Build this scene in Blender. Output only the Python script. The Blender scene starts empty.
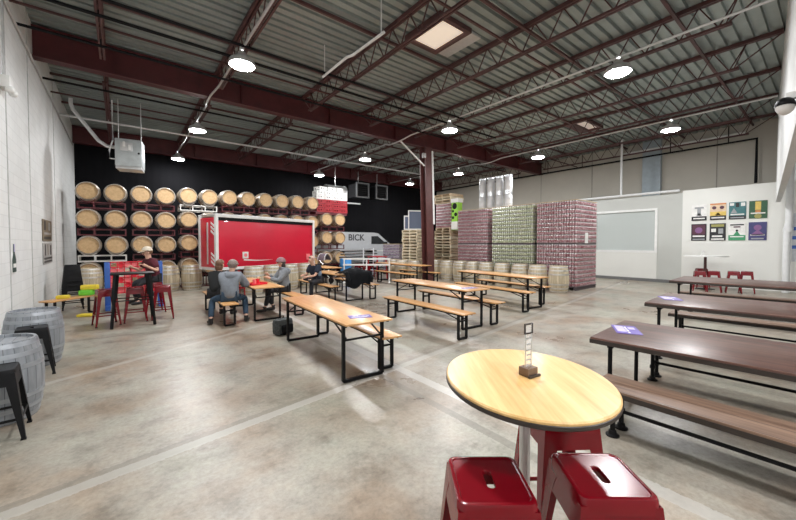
import bpy, bmesh, math, random
from mathutils import Vector, Matrix, Euler
random.seed(7)
R_ = math.radians
PI = math.pi
sc = bpy.context.scene
C = sc.collection

# ------------------------------------------------------------------ materials
def _new(name):
    m = bpy.data.materials.new(name); m.use_nodes = True
    nt = m.node_tree
    return m, nt, nt.nodes['Principled BSDF']

def N(nt, t, **kw):
    n = nt.nodes.new(t)
    for k, v in kw.items():
        if hasattr(n, k): setattr(n, k, v)
        else: n.inputs[k].default_value = v
    return n

def ramp(nt, src, stops):
    r = nt.nodes.new('ShaderNodeValToRGB')
    e = r.color_ramp.elements
    while len(e) < len(stops): e.new(0.5)
    for el, (p, c) in zip(e, stops):
        el.position = p; el.color = (c[0], c[1], c[2], 1)
    nt.links.new(src, r.inputs[0])
    return r.outputs[0]

def mix(nt, fac, a, b, mode='MIX'):
    m = nt.nodes.new('ShaderNodeMix'); m.data_type = 'RGBA'; m.blend_type = mode
    for sock, val in ((m.inputs[0], fac), (m.inputs[6], a), (m.inputs[7], b)):
        if isinstance(val, bpy.types.NodeSocket): nt.links.new(val, sock)
        elif isinstance(val, (int, float)): sock.default_value = val
        else: sock.default_value = (val[0], val[1], val[2], 1)
    return m.outputs[2]

def coords(nt, scale=(1, 1, 1), rnd=True, world=False):
    tc = nt.nodes.new('ShaderNodeTexCoord')
    src = tc.outputs['Object']
    if rnd:
        oi = nt.nodes.new('ShaderNodeObjectInfo')
        ml = N(nt, 'ShaderNodeMath', operation='MULTIPLY'); ml.inputs[1].default_value = 37.0
        nt.links.new(oi.outputs['Random'], ml.inputs[0])
        ad = N(nt, 'ShaderNodeVectorMath', operation='ADD')
        nt.links.new(src, ad.inputs[0]); nt.links.new(ml.outputs[0], ad.inputs[1])
        src = ad.outputs[0]
    mp = nt.nodes.new('ShaderNodeMapping'); mp.inputs['Scale'].default_value = scale
    nt.links.new(src, mp.inputs['Vector'])
    return mp.outputs[0]

def noise(nt, vec, scale, detail=4, rough=0.6):
    n = nt.nodes.new('ShaderNodeTexNoise')
    n.inputs['Scale'].default_value = scale; n.inputs['Detail'].default_value = detail; n.inputs['Roughness'].default_value = rough
    nt.links.new(vec, n.inputs['Vector'])
    return n.outputs[0]

def bump(nt, b, src, strength=0.3, dist=0.01):
    n = nt.nodes.new('ShaderNodeBump'); n.inputs['Strength'].default_value = strength; n.inputs['Distance'].default_value = dist
    nt.links.new(src, n.inputs['Height']); nt.links.new(n.outputs[0], b.inputs['Normal'])

def plain(name, col, rough=0.5, metal=0.0, var=0.12, scale=6.0, spec=0.5, coat=0.0):
    m, nt, b = _new(name)
    v = coords(nt)
    n = noise(nt, v, scale)
    lo = [c * (1 - var) for c in col]; hi = [min(1, c * (1 + var)) for c in col]
    nt.links.new(ramp(nt, n, [(0.3, lo), (0.7, hi)]), b.inputs['Base Color'])
    b.inputs['Roughness'].default_value = rough; b.inputs['Metallic'].default_value = metal
    b.inputs['Specular IOR Level'].default_value = spec
    b.inputs['Coat Weight'].default_value = coat
    return m

def wood(name, a, b_, axis='Y', rough=0.45, plank=None, fine=1.0, coat=0.0, spec=0.5):
    """grain stretched along an axis; plank = plank width across it"""
    m, nt, b = _new(name)
    s = {'X': (0.8, 14, 14), 'Y': (14, 0.8, 14), 'Z': (14, 14, 0.8)}[axis]
    v = coords(nt, [x * fine for x in s])
    n = noise(nt, v, 1.6, 6, 0.65)
    col = ramp(nt, n, [(0.28, a), (0.72, b_)])
    if plank:
        tc = nt.nodes.new('ShaderNodeTexCoord'); sp = nt.nodes.new('ShaderNodeSeparateXYZ')
        nt.links.new(tc.outputs['Object'], sp.inputs[0])
        o = sp.outputs['X' if axis == 'Y' else 'Y']
        d = N(nt, 'ShaderNodeMath', operation='DIVIDE'); d.inputs[1].default_value = plank
        nt.links.new(o, d.inputs[0])
        fl = N(nt, 'ShaderNodeMath', operation='FLOOR'); nt.links.new(d.outputs[0], fl.inputs[0])
        wn = nt.nodes.new('ShaderNodeTexWhiteNoise'); wn.noise_dimensions = '1D'
        nt.links.new(fl.outputs[0], wn.inputs['W'])
        tint = ramp(nt, wn.outputs[0], [(0, (0.72, 0.7, 0.68)), (1, (1.12, 1.12, 1.12))])
        col = mix(nt, 1.0, col, tint, 'MULTIPLY')
        fr = N(nt, 'ShaderNodeMath', operation='FRACT'); nt.links.new(d.outputs[0], fr.inputs[0])
        lt = N(nt, 'ShaderNodeMath', operation='LESS_THAN'); lt.inputs[1].default_value = 0.05
        nt.links.new(fr.outputs[0], lt.inputs[0])
        col = mix(nt, lt.outputs[0], col, [c * 0.35 for c in a])
    nt.links.new(col, b.inputs['Base Color'])
    b.inputs['Roughness'].default_value = rough; b.inputs['Coat Weight'].default_value = coat
    b.inputs['Coat Roughness'].default_value = 0.2
    b.inputs['Specular IOR Level'].default_value = spec
    bump(nt, b, n, 0.15, 0.004)
    return m

def stave_mat(name, a, b_, rough=0.6):
    m, nt, b = _new(name)
    tc = nt.nodes.new('ShaderNodeTexCoord'); sp = nt.nodes.new('ShaderNodeSeparateXYZ')
    nt.links.new(tc.outputs['Object'], sp.inputs[0])
    at = N(nt, 'ShaderNodeMath', operation='ARCTAN2'); nt.links.new(sp.outputs['Y'], at.inputs[0]); nt.links.new(sp.outputs['X'], at.inputs[1])
    ml = N(nt, 'ShaderNodeMath', operation='MULTIPLY'); ml.inputs[1].default_value = 24 / (2 * PI); nt.links.new(at.outputs[0], ml.inputs[0])
    fl = N(nt, 'ShaderNodeMath', operation='FLOOR'); nt.links.new(ml.outputs[0], fl.inputs[0])
    wn = nt.nodes.new('ShaderNodeTexWhiteNoise'); wn.noise_dimensions = '1D'; nt.links.new(fl.outputs[0], wn.inputs['W'])
    n = noise(nt, coords(nt, (9, 9, 1.2)), 2.0, 5)
    col = ramp(nt, n, [(0.3, a), (0.7, b_)])
    col = mix(nt, 1.0, col, ramp(nt, wn.outputs[0], [(0, (0.75, 0.73, 0.7)), (1, (1.1, 1.1, 1.1))]), 'MULTIPLY')
    fr = N(nt, 'ShaderNodeMath', operation='FRACT'); nt.links.new(ml.outputs[0], fr.inputs[0])
    lt = N(nt, 'ShaderNodeMath', operation='LESS_THAN'); lt.inputs[1].default_value = 0.06; nt.links.new(fr.outputs[0], lt.inputs[0])
    col = mix(nt, lt.outputs[0], col, [c * 0.3 for c in a])
    nt.links.new(col, b.inputs['Base Color']); b.inputs['Roughness'].default_value = rough
    return m

def emit(name, col, s):
    m, nt, b = _new(name)
    b.inputs['Base Color'].default_value = (*col, 1)
    b.inputs['Emission Color'].default_value = (*col, 1); b.inputs['Emission Strength'].default_value = s
    return m

def glass_mat(name, col, alpha=0.35, rough=0.08):
    m, nt, b = _new(name)
    b.inputs['Base Color'].default_value = (*col, 1); b.inputs['Roughness'].default_value = rough
    b.inputs['Alpha'].default_value = alpha
    return m

def floor_mat():
    m, nt, b = _new('worn_concrete')
    v = coords(nt, rnd=False)
    n1 = noise(nt, v, 0.45, 6, 0.6); n2 = noise(nt, v, 3.0, 8, 0.7); n3 = noise(nt, v, 26, 6, 0.75)
    c = ramp(nt, n1, [(0.30, (0.175, 0.15, 0.118)), (0.45, (0.29, 0.255, 0.205)), (0.58, (0.345, 0.315, 0.268)), (0.75, (0.28, 0.23, 0.17))])
    n4 = noise(nt, v, 0.9, 4, 0.6)
    c = mix(nt, 1.0, c, ramp(nt, n4, [(0.32, (1.08, 0.94, 0.86)), (0.5, (1, 1, 1)), (0.68, (0.92, 1.0, 0.98))]), 'MULTIPLY')
    c = mix(nt, 1.0, c, ramp(nt, n2, [(0.30, (0.58, 0.56, 0.54)), (0.48, (0.98, 0.98, 0.98)), (0.72, (1.2, 1.19, 1.17))]), 'MULTIPLY')
    c = mix(nt, 1.0, c, ramp(nt, n3, [(0.28, (0.72, 0.71, 0.7)), (0.55, (1, 1, 1)), (0.75, (1.15, 1.15, 1.15))]), 'MULTIPLY')
    sp = nt.nodes.new('ShaderNodeSeparateXYZ'); nt.links.new(v, sp.inputs[0])
    def M(op, x, y=None):
        q = N(nt, 'ShaderNodeMath', operation=op)
        for i, val in enumerate((x, y)):
            if val is None: continue
            if isinstance(val, bpy.types.NodeSocket): nt.links.new(val, q.inputs[i])
            else: q.inputs[i].default_value = val
        return q.outputs[0]
    # patched saw-cut trenches: light cement strips crossing the slab
    def strip(p, q, w):
        d = Vector(q) - Vector(p); nx, ny = -d.y / d.length, d.x / d.length
        e = M('ADD', M('MULTIPLY', sp.outputs['X'], nx), M('MULTIPLY', sp.outputs['Y'], ny))
        e = M('SUBTRACT', e, nx * p[0] + ny * p[1])
        e = M('ADD', e, M('MULTIPLY', M('SUBTRACT', n3, 0.5), 0.06))
        return M('LESS_THAN', M('ABSOLUTE', e), w)
    for p, q, w, col, f in (((-0.53, 3.31), (1.87, 3.67), 0.085, (0.16, 0.145, 0.12), 0.45), ((-0.53, 3.26), (1.87, 3.62), 0.06, (0.42, 0.40, 0.36), 0.6),
                            ((-0.62, 6.09), (1.33, 7.07), 0.05, (0.42, 0.40, 0.36), 0.5),
                            ((2.9, 0.0), (2.95, 2.0), 0.07, (0.48, 0.46, 0.43), 0.6), ((2.55, 0.0), (2.6, 2.0), 0.05, (0.13, 0.115, 0.095), 0.55), ((0, 8.35), (14, 8.1), 0.035, (0.18, 0.16, 0.13), 0.5),
                            ((5.9, 0), (6.1, 9), 0.02, (0.2, 0.18, 0.15), 0.4)):
        c = mix(nt, M('MULTIPLY', strip(p, q, w), f), c, col)
    # a rusty stain patch along the trench
    nt.links.new(c, b.inputs['Base Color'])
    nt.links.new(ramp(nt, n1, [(0.3, (0.24,) * 3), (0.7, (0.46,) * 3)]), b.inputs['Roughness'])
    b.inputs['Specular IOR Level'].default_value = 0.45
    bump(nt, b, n3, 0.12, 0.004)
    return m

def block_wall_mat():
    m, nt, b = _new('white_painted_block')
    v = coords(nt, rnd=False)
    sp = nt.nodes.new('ShaderNodeSeparateXYZ'); nt.links.new(v, sp.inputs[0])
    cb = nt.nodes.new('ShaderNodeCombineXYZ'); nt.links.new(sp.outputs['Y'], cb.inputs['X']); nt.links.new(sp.outputs['Z'], cb.inputs['Y'])
    br = nt.nodes.new('ShaderNodeTexBrick')
    br.inputs['Scale'].default_value = 1.0; br.inputs['Brick Width'].default_value = 0.4; br.inputs['Row Height'].default_value = 0.2
    br.inputs['Mortar Size'].default_value = 0.008
    br.inputs['Color1'].default_value = (0.74, 0.75, 0.74, 1); br.inputs['Color2'].default_value = (0.70, 0.71, 0.70, 1); br.inputs['Mortar'].default_value = (0.64, 0.65, 0.64, 1)
    nt.links.new(cb.outputs[0], br.inputs['Vector'])
    n = noise(nt, v, 1.2, 5)
    nt.links.new(mix(nt, 1.0, br.outputs[0], ramp(nt, n, [(0.3, (0.93,) * 3), (0.7, (1.03,) * 3)]), 'MULTIPLY'), b.inputs['Base Color'])
    b.inputs['Roughness'].default_value = 0.55
    bump(nt, b, br.outputs['Fac'], -0.25, 0.01)
    return m

def ribs_mat(name, col, period, rough=0.6):
    m, nt, b = _new(name)
    v = coords(nt, rnd=False)
    w = nt.nodes.new('ShaderNodeTexWave'); w.bands_direction = 'X'; w.inputs['Scale'].default_value = 0.314 / period; w.inputs['Distortion'].default_value = 0
    nt.links.new(v, w.inputs['Vector'])
    n = noise(nt, v, 0.8)
    nt.links.new(ramp(nt, n, [(0.3, [c * 0.8 for c in col]), (0.7, [c * 1.2 for c in col])]), b.inputs['Base Color'])
    b.inputs['Roughness'].default_value = rough
    b.inputs['Specular IOR Level'].default_value = 0.08
    bump(nt, b, w.outputs[0], 0.3, 0.02)
    return m

M = {}
M['floor'] = floor_mat()
M['block'] = block_wall_mat()
M['deck'] = plain('galvanised_deck', (0.33, 0.375, 0.36), 0.45, 0.35, 0.15, 1.5)
M['oxide'] = plain('red_oxide_steel', (0.080, 0.013, 0.015), 0.5, 0, 0.25, 3)
M['oxide_dark'] = plain('brown_steel', (0.09, 0.03, 0.028), 0.45, 0, 0.25, 3)
M['joist'] = plain('joist_primer', (0.085, 0.034, 0.033), 0.5, 0, 0.3, 2)
M['black_wall'] = ribs_mat('black_ribbed_wall', (0.006, 0.006, 0.007), 0.3, 0.9)
M['tan_wall'] = plain('tan_painted_wall', (0.50, 0.47, 0.41), 0.7, 0, 0.06, 0.7)
M['grey_part'] = plain('grey_partition_paint', (0.52, 0.53, 0.50), 0.6, 0, 0.04, 0.7)
M['white_part'] = plain('white_partition_paint', (0.74, 0.74, 0.70), 0.6, 0, 0.03, 0.7)
M['white'] = plain('white_paint', (0.8, 0.8, 0.78), 0.4, 0, 0.05)
M['white_pipe'] = plain('white_pipe_paint', (0.75, 0.76, 0.76), 0.4, 0, 0.05)
M['conduit'] = plain('galvanised_conduit', (0.62, 0.62, 0.62), 0.35, 0.6, 0.1)
M['silver'] = plain('silver_metal', (0.72, 0.74, 0.76), 0.28, 0.85, 0.08)
M['blue_col'] = plain('blue_grey_paint', (0.36, 0.42, 0.46), 0.5, 0, 0.08)
M['black'] = plain('black_metal', (0.006, 0.006, 0.007), 0.45, 0.0, 0.2, 6, 0.18)
M['black_matte'] = plain('black_plastic', (0.008, 0.008, 0.009), 0.6, 0, 0.2, 6, 0.15)
M['red_metal'] = plain('red_powder_coat', (0.165, 0.002, 0.007), 0.22, 0.0, 0.12, 3, 0.38, 0.0)
M['red_metal_b'] = plain('bright_red_powder_coat', (0.42, 0.012, 0.018), 0.3, 0.0, 0.12, 3, 0.5, 0.3)
M['trailer_red'] = plain('trailer_red', (0.62, 0.006, 0.035), 0.32, 0.0, 0.06, 1.0, 0.5, 0.2)
M['beer_wood'] = wood('varnished_spruce', (0.50, 0.24, 0.085), (0.72, 0.41, 0.17), 'Y', 0.35, None, 1.0, 0.3)
M['dark_plank'] = wood('dark_stained_planks', (0.035, 0.013, 0.010), (0.165, 0.072, 0.05), 'Y', 0.36, 0.19, 1.0, 0.12, 0.6)
M['bench_plank'] = wood('worn_bench_plank', (0.11, 0.062, 0.042), (0.30, 0.19, 0.13), 'Y', 0.45, 0.19, 1.0, 0.1)
M['ply'] = wood('pale_oak_top', (0.52, 0.29, 0.085), (0.80, 0.54, 0.24), 'Y', 0.42, None, 0.8, 0.2)
M['dark_edge'] = plain('black_edge_band', (0.03, 0.022, 0.018), 0.4)
M['stave'] = stave_mat('oak_staves', (0.30, 0.20, 0.11), (0.50, 0.36, 0.22))
M['stave_pale'] = stave_mat('pale_oak_staves', (0.46, 0.38, 0.25), (0.66, 0.57, 0.42))
M['stave_grey'] = stave_mat('silver_painted_staves', (0.20, 0.22, 0.25), (0.34, 0.36, 0.39), 0.4)
M['head'] = wood('oak_barrel_head', (0.47, 0.30, 0.14), (0.66, 0.46, 0.25), 'Z', 0.6, None, 0.6)
M['head_pale'] = wood('pale_barrel_head', (0.52, 0.42, 0.27), (0.70, 0.60, 0.44), 'Y', 0.6, 0.1, 0.6)
M['head_grey'] = wood('silver_barrel_head', (0.24, 0.26, 0.29), (0.36, 0.38, 0.41), 'Y', 0.45, 0.1, 0.6)
M['hoop'] = plain('galvanised_hoop', (0.60, 0.58, 0.54), 0.4, 0.7, 0.15, 9)
M['hoop_grey'] = plain('grey_hoop', (0.36, 0.38, 0.41), 0.35, 0.6, 0.1, 9)
M['rack_red'] = plain('maroon_rack_steel', (0.10, 0.012, 0.018), 0.45, 0, 0.2)
M['rack_white'] = plain('white_rack_steel', (0.75, 0.74, 0.70), 0.45, 0, 0.05)
M['pallet'] = wood('pallet_pine', (0.40, 0.29, 0.18), (0.66, 0.53, 0.37), 'Y', 0.75, None, 1.0)
M['pallet_pale'] = wood('pale_pallet_pine', (0.66, 0.57, 0.40), (0.84, 0.77, 0.60), 'Y', 0.75, None, 1.0)
M['pallet_blue'] = plain('dark_pallet', (0.07, 0.055, 0.06), 0.6)
M['can_top'] = plain('can_rim_metal', (0.70, 0.70, 0.70), 0.3, 0.8, 0.05)
def can_mat(name, a, b_):
    m, nt, b = _new(name)
    n = noise(nt, coords(nt, (30, 30, 16)), 1.0, 3)
    nt.links.new(ramp(nt, n, [(0.40, a), (0.60, b_)]), b.inputs['Base Color'])
    b.inputs['Roughness'].default_value = 0.35; b.inputs['Metallic'].default_value = 0.25
    return m
M['can_red'] = can_mat('red_can_print', (0.20, 0.035, 0.05), (0.60, 0.44, 0.45))
M['can_rose'] = can_mat('dusky_red_can_print', (0.19, 0.055, 0.07), (0.50, 0.33, 0.34))
M['can_green'] = can_mat('green_can_print', (0.25, 0.28, 0.16), (0.64, 0.64, 0.48))
M['can_purple'] = can_mat('purple_can_print', (0.16, 0.11, 0.18), (0.60, 0.54, 0.60))
M['stack_core'] = plain('stack_inside', (0.05, 0.03, 0.03), 0.8)
M['kegwhite'] = plain('white_keg_shell', (0.62, 0.63, 0.65), 0.4, 0.1, 0.04)
M['glass'] = glass_mat('pale_window_glass', (0.72, 0.77, 0.75), 0.55, 0.08)
M['acrylic'] = glass_mat('clear_acrylic', (0.85, 0.86, 0.86), 0.22, 0.05)
M['blue_glass'] = glass_mat('bluish_panel', (0.16, 0.20, 0.30), 0.8, 0.15)
M['dark_glass'] = plain('dark_window_glass', (0.01, 0.012, 0.015), 0.1)
M['lamp'] = emit('led_lens', (0.985, 0.99, 1.0), 345.0)
M['skylight'] = emit('skylight_panel', (1.0, 0.88, 0.74), 0.40)
M['skylight_dim'] = emit('dim_skylight_panel', (0.9, 0.8, 0.75), 0.12)
M['blue'] = plain('blue_plastic', (0.03, 0.11, 0.42), 0.4)
M['bright_blue'] = plain('bright_blue_plastic', (0.05, 0.28, 0.66), 0.4)
M['purple'] = plain('purple_print', (0.10, 0.06, 0.32), 0.4)
M['lavender'] = plain('lavender_print', (0.45, 0.40, 0.62), 0.4)
M['red_plastic'] = plain('red_plastic', (0.75, 0.02, 0.045), 0.35)
M['pink_plastic'] = plain('pale_red_plastic', (0.9, 0.22, 0.24), 0.35)
M['green_plastic'] = plain('lime_green_plastic', (0.16, 0.62, 0.05), 0.4)
M['yellow_plastic'] = plain('yellow_plastic', (0.80, 0.62, 0.05), 0.4)
M['rubber'] = plain('tyre_rubber', (0.015, 0.015, 0.015), 0.8)
M['skin'] = plain('skin', (0.62, 0.36, 0.26), 0.5, 0, 0.06)
M['hair_brown'] = plain('reddish_brown_hair', (0.15, 0.075, 0.04), 0.6, 0, 0.35, 40)
M['hair_grey'] = plain('greying_hair', (0.20, 0.15, 0.13), 0.6, 0, 0.45, 40)
M['hair_dark'] = plain('dark_brown_hair', (0.035, 0.022, 0.02), 0.55, 0, 0.3, 40)
M['hair_pink'] = plain('thin_fair_hair', (0.55, 0.34, 0.27), 0.5, 0, 0.1, 30)
M['knit'] = plain('rose_knit', (0.26, 0.15, 0.16), 0.9, 0, 0.3, 60)
M['grey_jacket'] = plain('grey_shell_fabric', (0.165, 0.18, 0.205), 0.75, 0, 0.15, 14)
M['grey_hoodie'] = plain('grey_hoodie_fleece', (0.20, 0.215, 0.235), 0.9, 0, 0.12, 14)
M['dark_shirt'] = plain('black_shirt', (0.012, 0.013, 0.014), 0.85)
M['navy'] = plain('navy_shirt', (0.012, 0.017, 0.035), 0.8)
M['pale_blue'] = plain('pale_blue_print', (0.20, 0.28, 0.38), 0.8)
M['maroon_shirt'] = plain('maroon_shirt', (0.085, 0.008, 0.018), 0.85)
M['jeans'] = plain('blue_denim', (0.025, 0.05, 0.085), 0.85, 0, 0.2, 20)
M['dark_trousers'] = plain('dark_trousers', (0.016, 0.016, 0.02), 0.85)
M['shoe'] = plain('dark_shoe', (0.02, 0.018, 0.018), 0.6)
M['cap'] = plain('cream_cap', (0.66, 0.58, 0.46), 0.8)
M['cloth_black'] = plain('black_coat_cloth', (0.006, 0.0065, 0.008), 0.85, 0, 0.2, 6, 0.15)
M['bag'] = plain('dark_backpack_cloth', (0.05, 0.055, 0.055), 0.8, 0, 0.6, 30)
M['walnut'] = wood('walnut_block', (0.10, 0.06, 0.035), (0.22, 0.14, 0.09), 'Y', 0.5)
M['poster_paper'] = plain('poster_white', (0.78, 0.77, 0.74), 0.5, 0, 0.03)
def pm(name, c): 
    if name not in M: M[name] = plain(name, c, 0.5, 0, 0.12, 12)
    return M[name]

# ------------------------------------------------------------------ mesh builder
class MB:
    def __init__(s): s.v = []; s.f = []; s.m = []
    def add(s, vs, fs, T=None, mi=0):
        o = len(s.v)
        for p in vs:
            p = Vector(p)
            s.v.append(T @ p if T else p)
        for f in fs: s.f.append([i + o for i in f]); s.m.append(mi)
        return s
    def box(s, c, d, rz=0, bev=0, rx=0, ry=0, mi=0):
        T = Matrix.Translation(c) @ Euler((rx, ry, rz)).to_matrix().to_4x4()
        if bev:
            bm = bmesh.new(); bmesh.ops.create_cube(bm, size=1)
            bmesh.ops.scale(bm, vec=d, verts=bm.verts)
            bmesh.ops.bevel(bm, geom=bm.edges[:], offset=bev, segments=2, affect='EDGES', profile=0.6)
            bm.verts.index_update()
            s.add([v.co.copy() for v in bm.verts], [[v.index for v in f.verts] for f in bm.faces], T, mi); bm.free()
            return s
        x, y, z = d[0] / 2, d[1] / 2, d[2] / 2
        return s.add([(-x, -y, -z), (x, -y, -z), (x, y, -z), (-x, y, -z), (-x, -y, z), (x, -y, z), (x, y, z), (-x, y, z)],
                     [(0, 3, 2, 1), (4, 5, 6, 7), (0, 1, 5, 4), (1, 2, 6, 5), (2, 3, 7, 6), (3, 0, 4, 7)], T, mi)
    def bb(s, x0, x1, y0, y1, z0, z1, bev=0, mi=0):
        return s.box(((x0 + x1) / 2, (y0 + y1) / 2, (z0 + z1) / 2), (abs(x1 - x0), abs(y1 - y0), abs(z1 - z0)), bev=bev, mi=mi)
    def tube(s, pts, r, n=8, cap=True, mi=0):
        pts = [Vector(p) for p in pts]; rs = r if isinstance(r, (list, tuple)) else [r] * len(pts)
        rings = []; up = None
        for i, p in enumerate(pts):
            d = ((pts[min(i + 1, len(pts) - 1)] - p).normalized() + (p - pts[max(i - 1, 0)]).normalized())
            if d.length < 1e-6: d = Vector((0, 0, 1))
            d.normalize()
            if up is None:
                up = Vector((0, 0, 1)) if abs(d.z) < 0.9 else Vector((1, 0, 0))
            a = d.cross(up)
            if a.length < 1e-4: up = Vector((1, 0, 0)) if abs(d.x) < .9 else Vector((0, 1, 0)); a = d.cross(up)
            a.normalize(); b = a.cross(d)
            rings.append([p + (a * math.cos(2 * PI * k / n) + b * math.sin(2 * PI * k / n)) * rs[i] for k in range(n)])
        vs = [q for rg in rings for q in rg]; fs = []
        for i in range(len(pts) - 1):
            for k in range(n):
                k2 = (k + 1) % n
                fs.append((i * n + k, i * n + k2, (i + 1) * n + k2, (i + 1) * n + k))
        if cap: fs += [tuple(range(n))[::-1], tuple((len(pts) - 1) * n + k for k in range(n))]
        return s.add(vs, fs, None, mi)
    def bar(s, p, q, w, h=None, mi=0):
        """square-section bar"""
        h = h or w; p = Vector(p); q = Vector(q); d = (q - p); L = d.length
        T = Matrix.Translation((p + q) / 2) @ d.to_track_quat('Z', 'Y').to_matrix().to_4x4()
        x, y, z = w / 2, h / 2, L / 2
        return s.add([(-x, -y, -z), (x, -y, -z), (x, y, -z), (-x, y, -z), (-x, -y, z), (x, -y, z), (x, y, z), (-x, y, z)],
                     [(0, 3, 2, 1), (4, 5, 6, 7), (0, 1, 5, 4), (1, 2, 6, 5), (2, 3, 7, 6), (3, 0, 4, 7)], T, mi)
    def lathe(s, prof, n=24, c=(0, 0, 0), T=None, mi=0, close=False):
        vs = []; fs = []
        for r, z in prof:
            for k in range(n): vs.append((c[0] + r * math.cos(2 * PI * k / n), c[1] + r * math.sin(2 * PI * k / n), c[2] + z))
        for i in range(len(prof) - 1):
            for k in range(n):
                k2 = (k + 1) % n
                fs.append((i * n + k, i * n + k2, (i + 1) * n + k2, (i + 1) * n + k))
        if close:
            fs += [tuple(range(n))[::-1], tuple((len(prof) - 1) * n + k for k in range(n))]
        return s.add(vs, fs, T, mi)
    def prism(s, poly, z0, z1, T=None, mi=0):
        n = len(poly)
        vs = [(x, y, z0) for x, y in poly] + [(x, y, z1) for x, y in poly]
        fs = [tuple(range(n))[::-1], tuple(range(n, 2 * n))] + [(k, (k + 1) % n, n + (k + 1) % n, n + k) for k in range(n)]
        return s.add(vs, fs, T, mi)
    def ell(s, c, r, nu=14, nv=10, keep=None, T=None, mi=0):
        """ellipsoid; keep(unit vector) decides which faces stay"""
        vs = [(0, 0, -1)]
        for j in range(1, nv):
            t = -PI / 2 + PI * j / nv
            for k in range(nu): vs.append((math.cos(t) * math.cos(2 * PI * k / nu), math.cos(t) * math.sin(2 * PI * k / nu), math.sin(t)))
        vs.append((0, 0, 1)); last = len(vs) - 1; fs = []
        for k in range(nu):
            k2 = (k + 1) % nu
            fs.append((0, 1 + k2, 1 + k)); fs.append((last, 1 + (nv - 2) * nu + k, 1 + (nv - 2) * nu + k2))
            for j in range(nv - 2): fs.append((1 + j * nu + k, 1 + j * nu + k2, 1 + (j + 1) * nu + k2, 1 + (j + 1) * nu + k))
        if keep: fs = [f for f in fs if keep(sum((Vector(vs[i]) for i in f), Vector()) / len(f))]
        rr = r if isinstance(r, (tuple, list)) else (r, r, r)
        return s.add([(c[0] + x * rr[0], c[1] + y * rr[1], c[2] + z * rr[2]) for x, y, z in vs], fs, T, mi)
    def data(s, name, mats, smooth=35):
        me = bpy.data.meshes.new(name)
        me.from_pydata([tuple(p) for p in s.v], [], s.f)
        for mt in (mats if isinstance(mats, (list, tuple)) else [mats]): me.materials.append(mt)
        me.polygons.foreach_set('material_index', s.m)
        bm = bmesh.new(); bm.from_mesh(me); bmesh.ops.remove_doubles(bm, verts=bm.verts, dist=1e-5)
        bmesh.ops.recalc_face_normals(bm, faces=bm.faces); bm.to_mesh(me); bm.free()
        if smooth:
            me.polygons.foreach_set('use_smooth', [True] * len(me.polygons)); me.set_sharp_from_angle(angle=math.radians(smooth))
        me.update()
        return me

def obj(name, mb, mat, parent=None, loc=(0, 0, 0), rot=(0, 0, 0), smooth=35):
    me = mb if isinstance(mb, bpy.types.Mesh) else mb.data(name, mat, smooth)
    o = bpy.data.objects.new(name, me); C.objects.link(o)
    o.location = loc; o.rotation_euler = rot
    if parent: o.parent = parent
    return o
def tag(o, label, cat, group=None):
    o['label'] = label; o['category'] = cat
    if group: o['group'] = group
    return o
def thing(name, label, cat, loc=(0, 0, 0), rz=0, group=None, rot=None):
    o = bpy.data.objects.new(name, None); C.objects.link(o)
    o.location = loc; o.rotation_euler = rot or (0, 0, rz); o.empty_display_size = 0.2
    return tag(o, label, cat, group)
def struct(name, mb, mat, **k):
    o = obj(name, mb, mat, **k); o['kind'] = 'structure'; return o
KIDS = {}
def kids(o):
    return [c for c in bpy.data.objects if c.parent == o]
def dup(o, loc, rz=None, label=None, group=None, rot=None, cache={}):
    """copy of a thing with copies of its parts and sub-parts (mesh data shared)"""
    if o.name not in cache: cache[o.name] = [(c, kids(c)) for c in kids(o)]
    r = o.copy(); C.objects.link(r); r.location = loc
    if rot is not None: r.rotation_euler = rot
    elif rz is not None: r.rotation_euler = (0, 0, rz)
    if label: r['label'] = label
    if group: r['group'] = group
    for c, gs in cache[o.name]:
        d = c.copy(); C.objects.link(d); d.parent = r
        for g in gs:
            e = g.copy(); C.objects.link(e); e.parent = d
    return r
ORD = ['first', 'second', 'third', 'fourth', 'fifth', 'sixth', 'seventh', 'eighth', 'ninth', 'tenth', 'eleventh', 'twelfth', 'thirteenth', 'fourteenth', 'fifteenth', 'sixteenth']

# ------------------------------------------------------------------ the room
XL, XR, YB, YF, ZD = -1.5, 20.6, -4.0, 20.8, 6.75
struct('floor', MB().bb(XL - .2, XR + .2, YB - .2, YF + .2, -.2, 0), M['floor'], smooth=0)
struct('wall_left', MB().bb(XL - .25, XL, YB - .2, YF + .2, 0, ZD + .1), M['block'], smooth=0)
struct('wall_far', MB().bb(XL, XR, YF, YF + .25, 0, ZD + .1), M['black_wall'], smooth=0)
w = struct('wall_right', MB().bb(XR, XR + .25, YB - .2, YF + .2, 0, ZD + .1), M['tan_wall'], smooth=0)
struct('wall_back', MB().bb(XL, XR, YB - .25, YB, 0, ZD + .1), M['block'], smooth=0)
# joints in the tan precast wall
for i, y in enumerate((3.4, 8.6, 11.6, 14.8)):
    struct('trim_%d' % (i + 1), MB().bb(XR - .012, XR, y - .02, y + .02, 3.6, ZD), pm('joint_tan', (0.30, 0.28, 0.24)), smooth=0)
# control joints and conduit lines in the block wall
for i, y in enumerate((8.95, 10.9, 14.6)):
    struct('trim_%d' % (i + 5), MB().bb(XL, XL + .012, y - .018, y + .018, 0, ZD), pm('joint_grey', (0.50, 0.50, 0.49)), smooth=0)
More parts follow.
